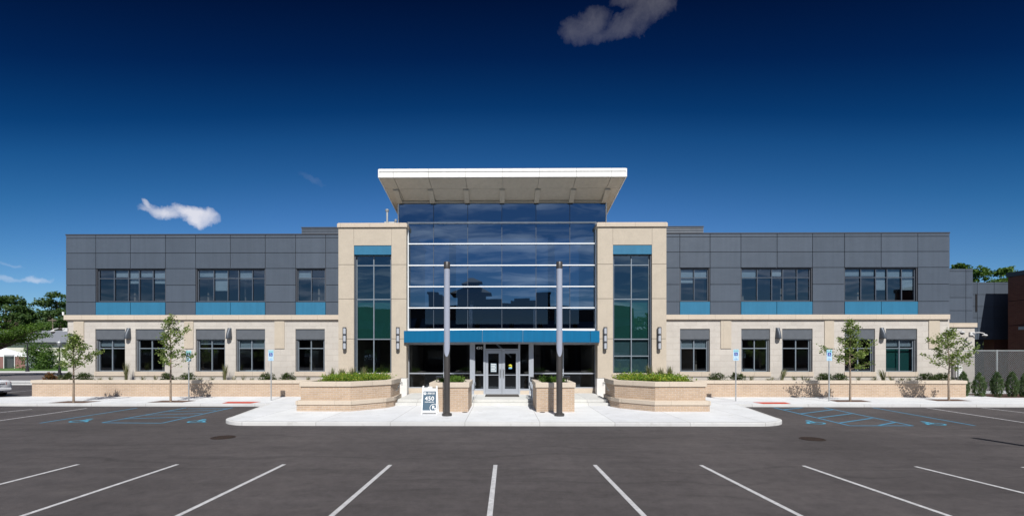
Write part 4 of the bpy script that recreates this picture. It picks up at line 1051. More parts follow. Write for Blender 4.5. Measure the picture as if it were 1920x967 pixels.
# folding A-frame sign
def aframe():
    Y = 22.6; x0, x1 = FX(791.5, Y), FX(821.5, Y); cx = (x0+x1)/2; hw_ = (x1-x0)/2; z0 = .154; H = 1.28
    s = empty('folding_sign', (cx, Y, z0), 'white folding sidewalk sign with slate blue panel reading 450', 'sign')
    lean = .10
    def pl(mb, u0, u1, w0, w1, o=0.0, th=.03, front=1, tap=0.0):
        # w heights along the leg, u across; front leg leans back
        def P(u, w, t):
            yy = (Y-.28*front) + front*lean*2.2*w/H*1.0
            k = 1 - .10*w/H
            return (cx+u*hw_*k, yy - front*(o+t)*1.0, z0+w)
        a = [P(u0,w0,0),P(u1,w0,0),P(u1,w1,0),P(u0,w1,0),P(u0,w0,th),P(u1,w0,th),P(u1,w1,th),P(u0,w1,th)]
        mb.add(a, [(0,1,2,3),(7,6,5,4),(0,4,5,1),(1,5,6,2),(2,6,7,3),(3,7,4,0)])
    for f in (1, -1):
        m = MB(); pl(m, -1, -.86, 0, H, front=f); pl(m, .86, 1, 0, H, front=f); pl(m, -.86, .86, .05, .16, front=f); pl(m, -.86, .86, H-.24, H-.12, front=f); pl(m, -.28, .28, H-.12, H-.04, front=f)
        m.build('side_panel', M['white_paint'], s)
        m = MB(); pl(m, -.86, .86, .16, H-.24, o=.004, th=.018, front=f); m.build('face', M['sign_slate'], s)
    def at_(u, w): 
        yy = (Y-.28) + lean*2.2*w/H - .026; return (cx+u*hw_*(1-.1*w/H), yy, z0+w)
    tilt = math.atan2(lean*2.2, H)
    rot = (R(90)-tilt, 0, 0)
    text_obj('450', .27, M['white_paint'], s, at_(0, .70), rot=rot, space=1.08, bold=.003, depth=.001, name='number')
    text_obj('E. 8TH MILE RD', .062, M['white_paint'], s, at_(0, .545), rot=rot, bold=.002, depth=.001, name='street_line')
    text_obj('OFFICE OF THE\nPROPERTY DEPT', .046, M['white_paint'], s, at_(.20, .94), rot=rot, bold=.002, depth=.001, name='heading')
    m = MB()
    def ringm(u, w, r0, r1, a0=0, a1=360, n=28):
        c = Vector(at_(u, w)); up = Vector((0, lean*2.2/H, 1)).normalized(); rt = Vector((1,0,0))
        for k in range(n):
            t0, t1 = R(a0+(a1-a0)*k/n), R(a0+(a1-a0)*(k+1)/n)
            q = [c+rt*r*math.cos(t)+up*r*math.sin(t)+Vector((0,-.003,0)) for r, t in ((r0,t0),(r1,t0),(r1,t1),(r0,t1))]
            m.add(q, [(0,1,2,3)])
    ringm(-.62, .935, .030, .062); m.build('round_logo', M['white_paint'], s); m = MB()
    ringm(.56, .28, .165, .185, 40, 235); ringm(.86, .215, .035, .065); m.build('ring_emblem', M['white_paint'], s)
    text_obj('R', .21, M['white_paint'], s, at_(.52, .30), rot=rot, bold=.006, depth=.001, name='emblem_letter')
aframe()

# door mat
m = MB(); m.box(dx(911), dx(972), 27.75, 29.1, .452, .468); tag(m.build('door_mat', M['rubber']), 'dark brown rubber door mat on the landing in front of the double doors', 'door mat')
# drains
for px, nm in ((871.5, 'left'), (1017, 'right')):
    x, y = G(px, 772.5, .154); m = MB(); m.tube([(x,y,.13),(x,y,.162)], .13, 16)
    tag(m.build('ground_cover_plate', M['rubber']), 'small round dark cover plate in the paving in front of the %s small planter' % nm, 'cover plate')
# manholes
for px, py, l in ((418.5,819.5,'round rusty iron manhole cover in the asphalt left of the entrance apron'), (1523,822.5,'round rusty iron manhole cover in the asphalt right of the entrance apron')):
    x, y = G(px, py); o = empty('manhole', (x, y, 0), l, 'manhole cover', 'manhole covers in the parking lot')
    m = MB(); m.tube([(x,y,-.02),(x,y,.007)], .33, 28); m.build('lid', M['rust_iron'], o)
    m = MB()
    a = [(x+.345*math.cos(2*math.pi*k/28), y+.345*math.sin(2*math.pi*k/28)) for k in range(28)]; b = [(x+.40*math.cos(2*math.pi*k/28), y+.40*math.sin(2*math.pi*k/28)) for k in range(28)]
    ring_prism(m, b, a, -.02, .008); m.build('ring', M['rust_iron'], o)
# intercom post
x, y = FX(997.5, 27.6), 27.6; o = empty('intercom_post', (x, y, .45), 'grey door opener post with black head right of the glass doors', 'post')
m = MB(); m.box(x-.06, x+.06, y-.05, y+.05, .45, 1.35); m.build('post', M['alu'], o, bevel=.01)
m = MB(); m.box(x-.10, x+.10, y-.09, y+.08, 1.351, 1.56); m.box(x-.12, x+.12, y-.12, y+.09, 1.561, 1.60); m.build('head', M['black'], o, bevel=.01)
m = MB(); m.box(x-.05, x+.05, y-.098, y-.0905, 1.40, 1.50); m.build('push_button', M['steel'], o)
# handrails
def rail(x, label, s):
    o = empty('handrail', (x, 26, .3), label, 'handrail', 'steel handrails beside the entrance steps')
    m = MB(); m.tube([(x,25.45,1.0),(x,25.7,1.0),(x,26.5,1.32),(x,26.95,1.32),(x,26.95,1.15)], .021, 8); m.build('rail', M['steel'], o, smooth=True)
    for yy, zz in ((25.85,1.05),(26.6,1.31)):
        m = MB(); m.tube([(x,yy,zz),(x-s*.0,yy,zz-.06),(x+s*.1,yy,zz-.08)], .012, 6); m.build('bracket', M['steel'], o)
rail(-1.50, 'steel handrail on the inner face of the left small planter', -1); rail(1.50, 'steel handrail on the inner face of the right small planter', 1)
rail(-5.60, 'steel handrail on the right face of the left large planter', -1); rail(5.60, 'steel handrail on the left face of the right large planter', 1)

# wall sconces on the towers
def sconce(px, label):
    Y = YT-.14; x = FX(px, Y); z1, z0 = ZZ(613, Y), ZZ(655, Y)
    s = empty('wall_sconce', (x, Y, z0), label, 'wall lamp', 'vertical tube lamps on the stone towers')
    m = MB(); m.box(x-.05, x+.05, Y+.05, Y+.145, z0+.02, z1-.02)
    n = 3; h = (z1-z0)
    for k in range(4):
        z = z0+h*k/3; m.tube([(x,Y,z-.035 if k else z),(x,Y,z+.035 if k < 3 else z)], .115, 14)
    for a in (-.1, .1): m.box(x+a-.012, x+a+.012, Y-.03, Y+.0, z0, z1)
    m.build('frame', M['metal_dark'], s)
    for k in range(3):
        m = MB(); m.tube([(x,Y,z0+h*k/3+.05),(x,Y,z0+h*(k+1)/3-.05)], .088, 14); m.build('lamp_tube', M['lamp_white'], s, smooth=True)
sconce(646, 'tube wall lamp on the left edge of the left stone tower')
sconce(746, 'tube wall lamp on the right edge of the left stone tower')
sconce(1135, 'tube wall lamp on the left edge of the right stone tower')
sconce(1236.5, 'tube wall lamp on the right edge of the right stone tower')
# half-round wall packs between the windows
def wallpack(px, label):
    Y = YW-.003; x = FX(px, Y); z1, z0 = ZZ(614.5, Y), ZZ(634, Y)
    s = empty('wall_pack', (x, Y, z0), label, 'wall lamp', 'grey down lights between the ground floor windows')
    m = MB(); n = 12; prof = []
    for j in range(7):
        t = j/6; d = .10+.26*math.sin(t*math.pi/2); w = .13+.05*t; z = z1-(z1-z0)*t
        prof.append([(x+w*math.cos(math.pi+math.pi*k/n), Y+d*math.sin(math.pi+math.pi*k/n), z) for k in range(n+1)])
    V = sum(prof, []); fs = [(j*(n+1)+k, (j+1)*(n+1)+k, (j+1)*(n+1)+k+1, j*(n+1)+k+1) for j in range(6) for k in range(n)]
    fs.append(tuple(range(n+1))[::-1]); m.add(V, fs); m.build('hood', M['galv_dark'], s, smooth=True)
    m = MB(); m.box(x-.15, x+.15, Y-.26, Y-.004, z0-.03, z0-.002); m.build('lens', M['black'], s)
M['galv_dark'] = pm('wallpack_metal', (0.07, 0.082, 0.10), 0.5, 0.3)
wallpack(241.5, 'half-round grey wall light between the two leftmost ground floor windows'); wallpack(430.5, 'half-round grey wall light between the third and fourth ground floor windows')
wallpack(1458, 'half-round grey wall light on the right wing, nearer the tower'); wallpack(1653, 'half-round grey wall light on the right wing, nearer the outer corner')
# cameras
M['camera_white'] = pm('camera_white', (0.55, 0.55, 0.55), 0.5)
def camera_unit(px, py, Y, d, label, bracket=False):
    x, z = FX(px, Y), FZ(px, py, Y)
    s = empty('security_camera', (x, Y, z), label, 'security camera', 'white security cameras at the building corners')
    m = MB(); m.box(x-.17, x+.17, Y-.12, Y-.01, z-.10, z+.14); m.build('housing', M['camera_white'], s, bevel=.02)
    m = MB(); m.tube([(x,Y-.13,z+.08),(x+d*.25,Y-.32,z+.10),(x+d*.55,Y-.35,z+.04),(x+d*.6,Y-.35,z-.04)], .03, 10); m.build('arm', M['camera_white'], s, smooth=True)
    m = MB(); m.tube([(x+d*.6,Y-.35,z-.02),(x+d*.6,Y-.35,z-.08),(x+d*.6,Y-.35,z-.13)], [.06,.15,.14], 14); m.build('hood', M['camera_white'], s, smooth=True)
    m = MB(); m.tube([(x+d*.6,Y-.35,z-.13),(x+d*.6,Y-.35,z-.20),(x+d*.6,Y-.35,z-.25)], [.12,.10,.03], 14); m.build('dome', M['black'], s, smooth=True)
    if bracket:
        m = MB(); m.tube([(x-.1+.22*math.cos(R(a))-.15, Y-.12, z-.42+.22*math.sin(R(a))) for a in range(120, 330, 20)], .035, 8); m.build('cable_loop', M['galv_dark'], s, smooth=True)
camera_unit(124.5, 618.5, YW-.3, -1, 'white security camera on an arm at the far left corner of the building')
camera_unit(1778, 620.5, YW, 1, 'white security camera above the rightmost young tree')
camera_unit(1821, 626, YE, 1, 'white security camera with a looped cable at the far right corner of the building', True)
m = MB(); x = FX(121, YW); m.tube([(x, YW-.1, zp['bot']), (x, YW-.1, zp['bot']+.22)], .06, 10); tag(m.build('roof_vent', M['white_paint']), 'small white stub pipe on the left end of the stone cornice', 'vent pipe')
# electrical cabinet
x0, x1 = FX(1788, YE-.1), FX(1801, YE-.1); o = empty('electrical_cabinet', ((x0+x1)/2, YE-.1, .2), 'pale grey electrical cabinet with conduits behind the rightmost young tree', 'electrical cabinet')
m = MB(); m.box(x0, x1, YE-.25, YE-.01, 1.25, 2.1); m.build('cabinet', M['white_paint'], o, bevel=.02)
m = MB()
for k in range(3): m.tube([(x0+.1+.15*k, YE-.1, .2), (x0+.1+.15*k, YE-.1, 1.25)], .03, 8)
m.build('conduit', M['galv'], o)

# ------------------------------------------------------------ chain-link fence
def fence():
    Y = 33.75; x0, x1 = FX(1796, Y), 41.5; z0, z1 = .16, ZZ(657, Y)
    s = empty('chain_link_fence', ((x0+x1)/2, Y, .12), 'tall galvanised chain link fence behind the row of small conifers', 'fence')
    for x in (x0+.05, FX(1870.5, Y), 39.2, 41.4):
        m = MB(); m.tube([(x,Y+.05,.1),(x,Y+.05,z1+.05)], .05, 10); m.build('post', M['galv'], s, smooth=True)
    m = MB(); m.tube([(x0,Y+.03,z1),(x1,Y+.03,z1)], .03, 8); m.build('top_rail', M['galv'], s, smooth=True)
    m = MB(); p = .145; t = .0085; h = z1-z0
    n0 = int((x1-x0+h)/p)+1
    for i in range(n0):
        for sgn in (1, -1):
            # line x = c + sgn*(z-z0)
            c = x0 + i*p - (h if sgn > 0 else 0)
            za, zb = 0, h
            if sgn > 0: za = max(0, x0-c); zb = min(h, x1-c)
            else: zb = min(h, c-x0) if c-x0 < h else h; za = max(0, c-x1)
            if zb - za < .02: continue
            xa, xb = c+sgn*za, c+sgn*zb; yy = Y+(.004 if sgn > 0 else -.004)
            m.add([(xa-t,yy,z0+za),(xa+t,yy,z0+za),(xb+t,yy,z0+zb),(xb-t,yy,z0+zb),(xa,yy+.01,z0+za),(xb,yy+.01,z0+zb)], [(0,1,2,3),(1,4,5,2),(4,0,3,5)])
    m.build('chain_link_mesh', M['galv'], s)
fence()

# ------------------------------------------------------------ neighbouring buildings, right
N1 = empty('link_building', (48, 46, 0), 'dark grey metal-clad block bridging over an open passage behind the fence', 'building')
YN = 44.0; m = MB(); nx0 = FX(1826, YN)-1.5; zz = [ZZ(p, YN) for p in (636.5, 616, 596, 575, 553, 534, 530)]
xs_ = [nx0, FX(1832.5, YN), FX(1864, YN), FX(1900, YN), FX(1935, YN), FX(1970, YN), FX(2010, YN)]
for j in range(6):
    for i in range(6): m.box(xs_[i]+.015, xs_[i+1]-.015, YN, YN+.05, zz[j]+.015, zz[j+1]-.015)
m.build('metal_cladding', M['metal_panel'], N1)
m = MB(); m.box(nx0, xs_[-1], YN+.055, YN+7, zz[0], zz[-1]-.02); m.build('body', M['metal_dark'], N1)
m = MB(); m.box(FX(1828.5,YN), FX(1832,YN), YN-.03, YN+.02, ZZ(585,YN), ZZ(552,YN)); m.build('window', M['black'], N1)
m = MB(); m.box(FX(1840,YN), FX(1851,YN), YN+.3, YN+1.0, 0, zz[0]); m.build('column', M['metal_dark'], N1)
m = MB(); m.box(FX(1870,YN), FX(1900,YN), YN+.3, YN+6, 0, zz[0]); m.build('pier', M['red_brick'], N1)
N2 = empty('brick_building', (52, 31, 0), 'dark red brick building with metal coping at the right edge of the frame', 'building')
bx, by0, by1, bzt = 43.87, 12, 42.4, 9.5
m = MB(); zs_l = [0, 3.2, 5.3, 7.4, bzt]
for j in range(4): m.box(bx, bx+16, by0, by1, zs_l[j]+.03, zs_l[j+1]-.03)
m.build('brick_wall', M['red_brick'], N2)
m = MB(); m.box(bx+.04, bx+15.9, by0+.04, by1-.04, 0, bzt); m.build('brick_joint', M['backing'], N2)
m = MB(); m.box(bx-.08, bx+16.1, by0-.1, by1+.08, bzt, bzt+.38); m.build('coping', M['metal_dark'], N2)
m = MB(); m.box(bx-.22, bx-.002, 40.8, 41.35, 4.9, 5.15); tag(m.build('wall_light', M['galv']), 'grey box wall light on the dark red brick building', 'wall lamp')

# ------------------------------------------------------------ left background buildings
HB = empty('long_white_building', (-92, 98, 0.1), 'low white building with grey shingle roof beyond the lawn at the far left', 'building')
hx0, hx1 = -130, -58; zE, zR = FZ(60, 641, 95), 7.6
m = MB(); m.box(hx0, hx1, 95, 108, .1, zE); m.build('wall', M['white_roof'], HB)
m = MB(); m.add([(hx0-.5,94.4,zE),(hx1+.5,94.4,zE),(hx1+.5,101.5,zR),(hx0-.5,101.5,zR),(hx1+.5,108.6,zE),(hx0-.5,108.6,zE)], [(0,1,2,3),(3,2,4,5),(0,3,5),(1,4,2),(0,5,4,1)]); m.build('roof', M['shingle'], HB)
m = MB(); m.box(hx0-.5, hx1+.5, 94.3, 94.38, zE-.35, zE+.05); m.build('fascia', M['metal_dark'], HB)
m = MB(); m.box(hx0-.5, hx1+.5, 94.15, 94.29, zE-.02, zE+.12); m.build('gutter', M['galv'], HB)
# tents
def tent(x, y, w, label, colA, colB):
    t = empty('canopy_tent', (x, y, .1), label, 'tent', 'white peaked tents on the lawn')
    h0, h1 = 2.35, 3.9
    m = MB(); n = 8; P = [(x-w/2,y-w/2),(x+w/2,y-w/2),(x+w/2,y+w/2),(x-w/2,y+w/2)]
    for i in range(4):
        a, b = P[i], P[(i+1)%4]; prev = None
        for k in range(6):
            f = k/5; zz_ = h0+.15+(h1-h0-.15)*(f**1.35)
            r = [((a[0]*(1-f)+x*f), (a[1]*(1-f)+y*f), zz_), ((b[0]*(1-f)+x*f), (b[1]*(1-f)+y*f), zz_)]
            if prev: m.add([prev[0], prev[1], r[1], r[0]], [(0,1,2,3)])
            prev = r
        c, d = (a[0], a[1]), (b[0], b[1])
        m.add([(c[0],c[1],h0-.12),(d[0],d[1],h0-.12),(d[0],d[1],h0+.15),(c[0],c[1],h0+.15)], [(0,1,2,3)])
    m.build('roof', M['tent'], t)
    for q, (fx, fy) in enumerate(P):
        m = MB(); m.tube([(fx,fy,.1),(fx,fy,h0)], .05, 8); m.build('leg', M['white_paint'], t)
    m = MB(); m.box(x-w/2+.1, x, y-w/2+.06, y-w/2+.10, .15, h0-.1); m.build('side_curtain', colA, t)
    m = MB(); m.box(x+.0, x+w/2-.1, y-w/2+.06, y-w/2+.10, .15, h0-.1); m.build('side_curtain', colB, t)
    m = MB(); m.box(x+w/2-.1, x+w/2-.06, y-w/2+.12, y+w/2-.1, .15, h0-.1); m.build('side_curtain', M['tent_grey'], t)
tent(-91.5, 88, 5.2, 'white peaked tent with grey and red side curtains, partly behind the leaning tree', M['tent_grey'], M['tent_red'])
tent(-86.8, 89, 3.8, 'smaller white peaked tent left of the round dark bush', M['tent_red'], M['tent_grey'])

# street lamps and utility pole
def street_lamp(px, Y, zt, label):
    x = FX(px, Y); s = empty('street_lamp', (x, Y, .12), label, 'street lamp', 'ornamental street lamps along the road')
    m = MB(); m.tube([(x,Y,.12),(x,Y,.5),(x,Y,.55),(x,Y,1.0),(x,Y,1.05),(x,Y,zt-.75)], [.26,.22,.16,.14,.085,.065], 12); m.build('post', M['black'], s, smooth=True)
    m = MB(); m.tube([(x,Y,zt-.78),(x,Y,zt-.62),(x,Y,zt-.3)], [.07,.19,.27], 14); m.build('globe', M['galv'], s, smooth=True)
    m = MB(); m.tube([(x,Y,zt-.3),(x,Y,zt-.26),(x,Y,zt-.12),(x,Y,zt-.05),(x,Y,zt+.12)], [.30,.29,.16,.04,.015], 14); m.build('cap', M['galv'], s, smooth=True)
street_lamp(51.5, 71.5, 5.2, 'black street lamp beyond the road, rising in front of the bush')
street_lamp(111.7, 58, 4.45, 'grey headed street lamp just left of the building corner')
x = FX(99, 116); o = empty('utility_pole', (x, 116, 0), 'wooden utility pole with crossarm against the distant trees', 'utility pole')
m = MB(); m.tube([(x,116,0),(x,116,11.2)], [.18,.13], 10); m.build('pole', M['wood_post'], o, smooth=True)
m = MB(); m.box(x-1.0, x+1.0, 115.8, 115.95, 10.6, 10.8); m.build('crossarm', M['wood_post'], o)

# ------------------------------------------------------------ car, rear towards the camera
def sedan(x, y, label):
    c = empty('parked_car', (x, y, 0), label, 'car')
    def loft(st, name, mat, parent, smooth=True):
        m = MB(); n = len(st[0][1])
        for yy, ring in st:
            for (a, b) in ring: m.v.append((x+a, y+yy, b))
        for i in range(len(st)-1):
            for k in range(n-1): m.f.append((i*n+k, i*n+k+1, (i+1)*n+k+1, (i+1)*n+k))
        m.f.append(tuple(range(n))[::-1]); m.f.append(tuple((len(st)-1)*n+k for k in range(n)))
        return m.build(name, mat, parent, smooth=smooth)
    def sec(w, zb, zs, zt, ti=.78):
        h = [(0,zb),(w*.86,zb),(w*.97,zb+.10),(w,zs*.62),(w*.985,zs*.82),(w*.95,zs),(w*ti,zt),(0,zt+.02)]
        return [(-a, b) for a, b in h[::-1][:-1]][::1][::-1][::-1] + h if False else [(-a,b) for a,b in reversed(h[1:-1])] [::-1][::-1] and ([(-a,b) for a,b in h[1:-1]][::-1])[::1] and _ring(h)
    def _ring(h):
        right = h; left = [(-a,b) for a,b in h[1:-1]][::-1]
        r = right + left; return r + [r[0]]
    st = [(0.0, _ring([(0,.36),(.62,.36),(.70,.42),(.74,.58),(.74,.75),(.70,.92),(.60,1.0),(0,1.02)])),
          (0.12, _ring([(0,.28),(.78,.28),(.86,.38),(.89,.58),(.88,.78),(.84,.98),(.70,1.09),(0,1.12)])),
          (0.5, _ring([(0,.24),(.80,.24),(.90,.36),(.92,.60),(.91,.82),(.87,1.0),(.72,1.10),(0,1.13)])),
          (1.1, _ring([(0,.22),(.80,.22),(.91,.34),(.925,.60),(.915,.82),(.88,.98),(.76,1.06),(0,1.09)])),
          (3.4, _ring([(0,.22),(.80,.22),(.91,.34),(.925,.60),(.91,.80),(.87,.94),(.76,.99),(0,1.02)])),
          (4.4, _ring([(0,.24),(.78,.24),(.88,.36),(.90,.58),(.88,.72),(.80,.84),(.66,.90),(0,.93)])),
          (4.85, _ring([(0,.32),(.60,.32),(.70,.40),(.72,.54),(.70,.64),(.62,.72),(.5,.76),(0,.78)]))]
    body = loft(st, 'body', M['car_paint'], c)
    cb = [(0.75, _ring([(0,1.0),(.74,1.0),(.75,1.02),(.74,1.04),(.72,1.06),(.70,1.08),(.66,1.09),(0,1.10)])),
          (1.35, _ring([(0,1.0),(.80,1.0),(.80,1.06),(.76,1.2),(.70,1.33),(.64,1.38),(.5,1.42),(0,1.44)])),
          (2.2, _ring([(0,1.0),(.82,1.0),(.82,1.06),(.77,1.22),(.70,1.37),(.63,1.42),(.5,1.46),(0,1.48)])),
          (2.9, _ring([(0,1.0),(.82,1.0),(.81,1.05),(.76,1.18),(.68,1.32),(.60,1.37),(.48,1.41),(0,1.43)])),
          (3.7, _ring([(0,.96),(.78,.96),(.77,.98),(.75,.99),(.73,1.0),(.70,1.01),(.66,1.02),(0,1.03)]))]
    loft(cb, 'windows', M['car_glass'], c)
    m = MB(); m.prism([(x-.60,y+1.35),(x+.60,y+1.35),(x+.58,y+2.9),(x-.58,y+2.9)], 1.435, 1.50); m.build('roof', M['car_paint'], c, bevel=.02)
    for s in (-1, 1):
        m = MB(); X0, X1 = sorted((x+s*.50, x+s*.84)); m.prism([(X0, y+(-.015 if s<0 and False else -.01)), (X1, y+.09 if s>0 else y-.01), (X1, y+.22), (X0, y+.2)] if s > 0 else [(X0, y+.09), (X1, y-.01), (X1, y+.2), (X0, y+.22)], .78, .98); m.build('tail_light', M['red_lens'], c, bevel=.015)
        for yy in (.98, 3.85):
            m = MB(); cx_ = x+s*.83; m.tube([(cx_-.11*1, y+yy, .33), (cx_+.11, y+yy, .33)], .33, 24); w = m.build('wheel', M['tyre'], c)
            m = MB(); xo = cx_+s*.112; m.tube([(xo-.01,y+yy,.33),(xo+.01,y+yy,.33)], .21, 20); m.build('rim', M['galv'], w)
    m = MB(); m.box(x-.80, x+.80, y-.035, y+.1, .40, .58); m.build('bumper', M['car_paint'], c, bevel=.03)
    m = MB(); m.box(x-.155, x+.155, y-.02, y+.01, .70, .83); m.build('number_plate', M['white_paint'], c)
    m = MB(); m.box(x-.42, x+.42, y-.018, y+.01, .86, .90); m.build('trim_strip', M['chrome'], c)
    m = MB(); m.box(x-.35, x+.35, y-.02, y+.2, .25, .38); m.build('valance', M['black'], c)
    return c
_c = sedan(0, 0, 'white sedan with red tail lights, rear end just inside the left edge')
_c.location = (FX(26, 33.0)-.24, 32.1, 0); _c.rotation_euler.z = R(75)

# ================================================================== VEGETATION
def young_tree(px, py, top, crown_bot, wpx, seed, label, lop=0.0):
    x, y = G(px, py, .158); z0 = .15; z1 = FZ(px, top, y); zb = FZ(px, crown_bot, y); sp_ = wpx*y/F/2
    t = empty('young_tree', (x, y, z0), label, 'tree', 'slim young street trees in mulch pits')
    rg = np.random.default_rng(seed); H = z1-z0
    m = MB(); pts = [(x+.03*math.sin(k*1.3+seed)*k/6, y+.03*math.cos(k*1.7+seed)*k/6, z0+(H-.15)*k/8) for k in range(9)]
    m.tube(pts, [.062-.055*k/8 for k in range(9)], 8)
    cl = []
    nb = 27
    for i in range(nb):
        f = (i+.5)/nb; zz_ = zb+.05+(z1-zb-.3)*f
        k = (zz_-z0)/(H-.15)*8; k0 = min(7, int(k)); base = Vector(pts[k0]).lerp(Vector(pts[k0+1]), k-k0)
        ang = i*2.4+rg.uniform(-.4,.4)
        prof = (1-f)**.65*(0.85+.3*math.sin(f*9+seed)) if f > .12 else .8
        L = sp_*prof*rg.choice([.5,.8,1.05,1.25])+.12
        dz = L*rg.uniform(.2,.9)
        tip = base + Vector((math.cos(ang)*L*(1+lop*math.cos(ang)), math.sin(ang)*L, dz))
        mid = base.lerp(tip, .5)+Vector((0,0,-.06*L))
        m.tube([base, mid, tip], [.016,.011,.004], 5)
        for q in range(int(3+6*L)):
            g = rg.uniform(.25,1.05); p = base.lerp(mid, g*2) if g < .5 else mid.lerp(tip, g*2-1); cl.append((p.x, p.y, p.z+rg.uniform(-.03,.06)))
    for q in range(6): cl.append((pts[8][0]+rg.uniform(-.05,.05), pts[8][1], z1-.05-q*.08))
    m.build('trunk', M['bark'], t, smooth=True)
    Q, rg = clumps(cl, len(cl)*12, .1, (.10,.10,.085), seed=seed)
    leaves(Q, rg, .105, .75).build('crown', M['leaf_young'], t)
young_tree(138, 753.5, 623, 697, 72, 4, 'shorter young tree in the mulch pit farthest left', .0)
young_tree(320, 752.5, 590, 692, 74, 9, 'tall young tree second from the left, beside a parking sign', -.1)
young_tree(1594, 751.5, 597, 695, 66, 12, 'young tree third from the left, just right of a parking sign', -.15)
young_tree(1779, 750, 613, 699, 82, 15, 'bushy young tree farthest right, in front of the building corner', .1)

def big_tree(x, y, zt, w, seed, label, leaf='leaf_dark', n=9000, size=.55, group='trees beyond the site', lowf=.2, trunk=True, flat=1.0):
    t = empty('tree', (x, y, 0), label, 'tree', group)
    rg = np.random.default_rng(seed); H = zt
    m = MB(); hub = Vector((x, y, H*.35)); m.tube([(x,y,-.05),(x+.1,y,H*.2),(x,y,H*.38)], [w*.035+.1,w*.028+.07,w*.022+.05], 8)
    cs = []
    nb = 26
    for i in range(nb):
        # lobes over an ellipsoid
        u = rg.uniform(-.75, 1); a = i*2.399; r = math.sqrt(max(0, 1-u*u))
        c = Vector((x+math.cos(a)*r*w*.5*rg.uniform(.55,1), y+math.sin(a)*r*w*.45*rg.uniform(.55,1), H*(lowf+(1-lowf)*.5)+u*H*(1-lowf)*.46*flat))
        m.tube([hub, hub.lerp(c,.5)+Vector((0,0,.05*H)), c], [w*.016+.03,w*.010+.02,.02], 5)
        rr = w*rg.uniform(.09,.17)
        for q in range(24):
            d = rg.normal(0,1,3); d /= np.linalg.norm(d); d[2] = abs(d[2])*.8 if rg.random() < .7 else d[2]
            cs.append((c.x+d[0]*rr, c.y+d[1]*rr, c.z+d[2]*rr*.7))
    m.build('trunk', M['bark_dark'], t, smooth=True)
    Q, rg = clumps(cs, n, size, (w*.028,w*.028,w*.02), seed=seed)
    leaves(Q, rg, size, .7).build('crown', M[leaf], t)
    return t
def BT(px, Y, topy, wpx, seed, label, **kw): return big_tree(FX(px, Y), Y, ZZ(topy, Y), wpx*Y/F, seed, label, **kw)
BT(10, 128, 556, 92, 21, 'broad dark tree with an open crown at the far left beyond the white building', n=9000, size=.6, lowf=.15)
BT(112, 135, 552, 100, 22, 'tall dark tree rising behind the left end of the building', n=10000, size=.6, lowf=.1)
BT(60, 150, 585, 90, 23, 'lower dark tree between the two tall ones at far left', n=8000, size=.6, lowf=.0)
BT(-60, 140, 560, 110, 24, 'dark tree at the left edge of the frame', n=7000, size=.6, lowf=.0)
BT(160, 150, 572, 90, 25, 'dark tree mostly hidden behind the left wing', n=6000, size=.6, lowf=.0)
# leaning honey locust in front, and the round bush
lx = FX(-8, 60)
t = empty('locust_tree', (lx, 60, .05), 'wide spreading bright green tree with a leaning trunk at the left edge', 'tree')
rg = np.random.default_rng(5); m = MB(); cs = []
m.tube([(lx-1.2,60,0),(lx-.6,60,1.8),(lx+.1,60,3.2)], [.24,.2,.15], 8)
for i in range(22):
    a = i*2.399; L = rg.uniform(2.0,6.2); tip = Vector((lx+.1+math.cos(a)*L*1.15, 60+math.sin(a)*L*.7, 4.6+rg.uniform(-.3,3.1)*(1.3-L/8)))
    mid = Vector((lx+.1,60,3.2)).lerp(tip,.5)+Vector((0,0,.25)); m.tube([(lx+.1,60,3.2), mid, tip], [.09,.06,.02], 6)
    for q in range(26):
        g = rg.uniform(.35,1.08); p = Vector((lx,60,3.2)).lerp(tip, g)+Vector((0,0,.25*(1-abs(2*g-1)))); cs.append((p.x+rg.normal(0,.45), p.y+rg.normal(0,.45), p.z+rg.normal(.15,.12)))
m.build('trunk', M['bark_dark'], t, smooth=True)
Q, rg = clumps(cs, 13000, .2, (.3,.3,.14), seed=5); leaves(Q, rg, .20, .6).build('crown', M['leaf_bright'], t)
def bush(x, y, z0, w, h, seed, label, leaf, n=1500, size=.1, group=None, name='shrub', d=None, up=0):
    rg = np.random.default_rng(seed); cs = []
    for i in range(120):
        a = rg.uniform(0, 2*math.pi); r = rg.uniform(0,1)**.6; hh = rg.uniform(0,1)
        k = math.sqrt(max(0, 1-(hh*.9)**2))
        cs.append((x+math.cos(a)*r*w/2*k, y+math.sin(a)*r*(d or w)/2*k, z0+hh*h*rg.uniform(.75,1.05)))
    Q, rg = clumps(cs, n, size, (w*.05,w*.05,h*.06), seed=seed); Q[:,2] = np.maximum(Q[:,2], z0+.01)
    t = empty(name, (x,y,z0), label, 'shrub' if name != 'conifer' else 'conifer', group)
    leaves(Q, rg, size, .5).build('foliage', M[leaf], t)
    m = MB()
    for k in range(5):
        a = k*1.3; m.tube([(x,y,z0-.02),(x+math.cos(a)*w*.25,y+math.sin(a)*w*.2,z0+h*.7)], [.02+w*.006,.008], 5)
    m.build('stem', M['bark_dark'], t)
    return t
bush(FX(76,82), 82, .1, 5.8, 4.3, 31, 'large round dark bush on the lawn in front of the white building', 'leaf_mid', 5000, .3, name='round_bush')
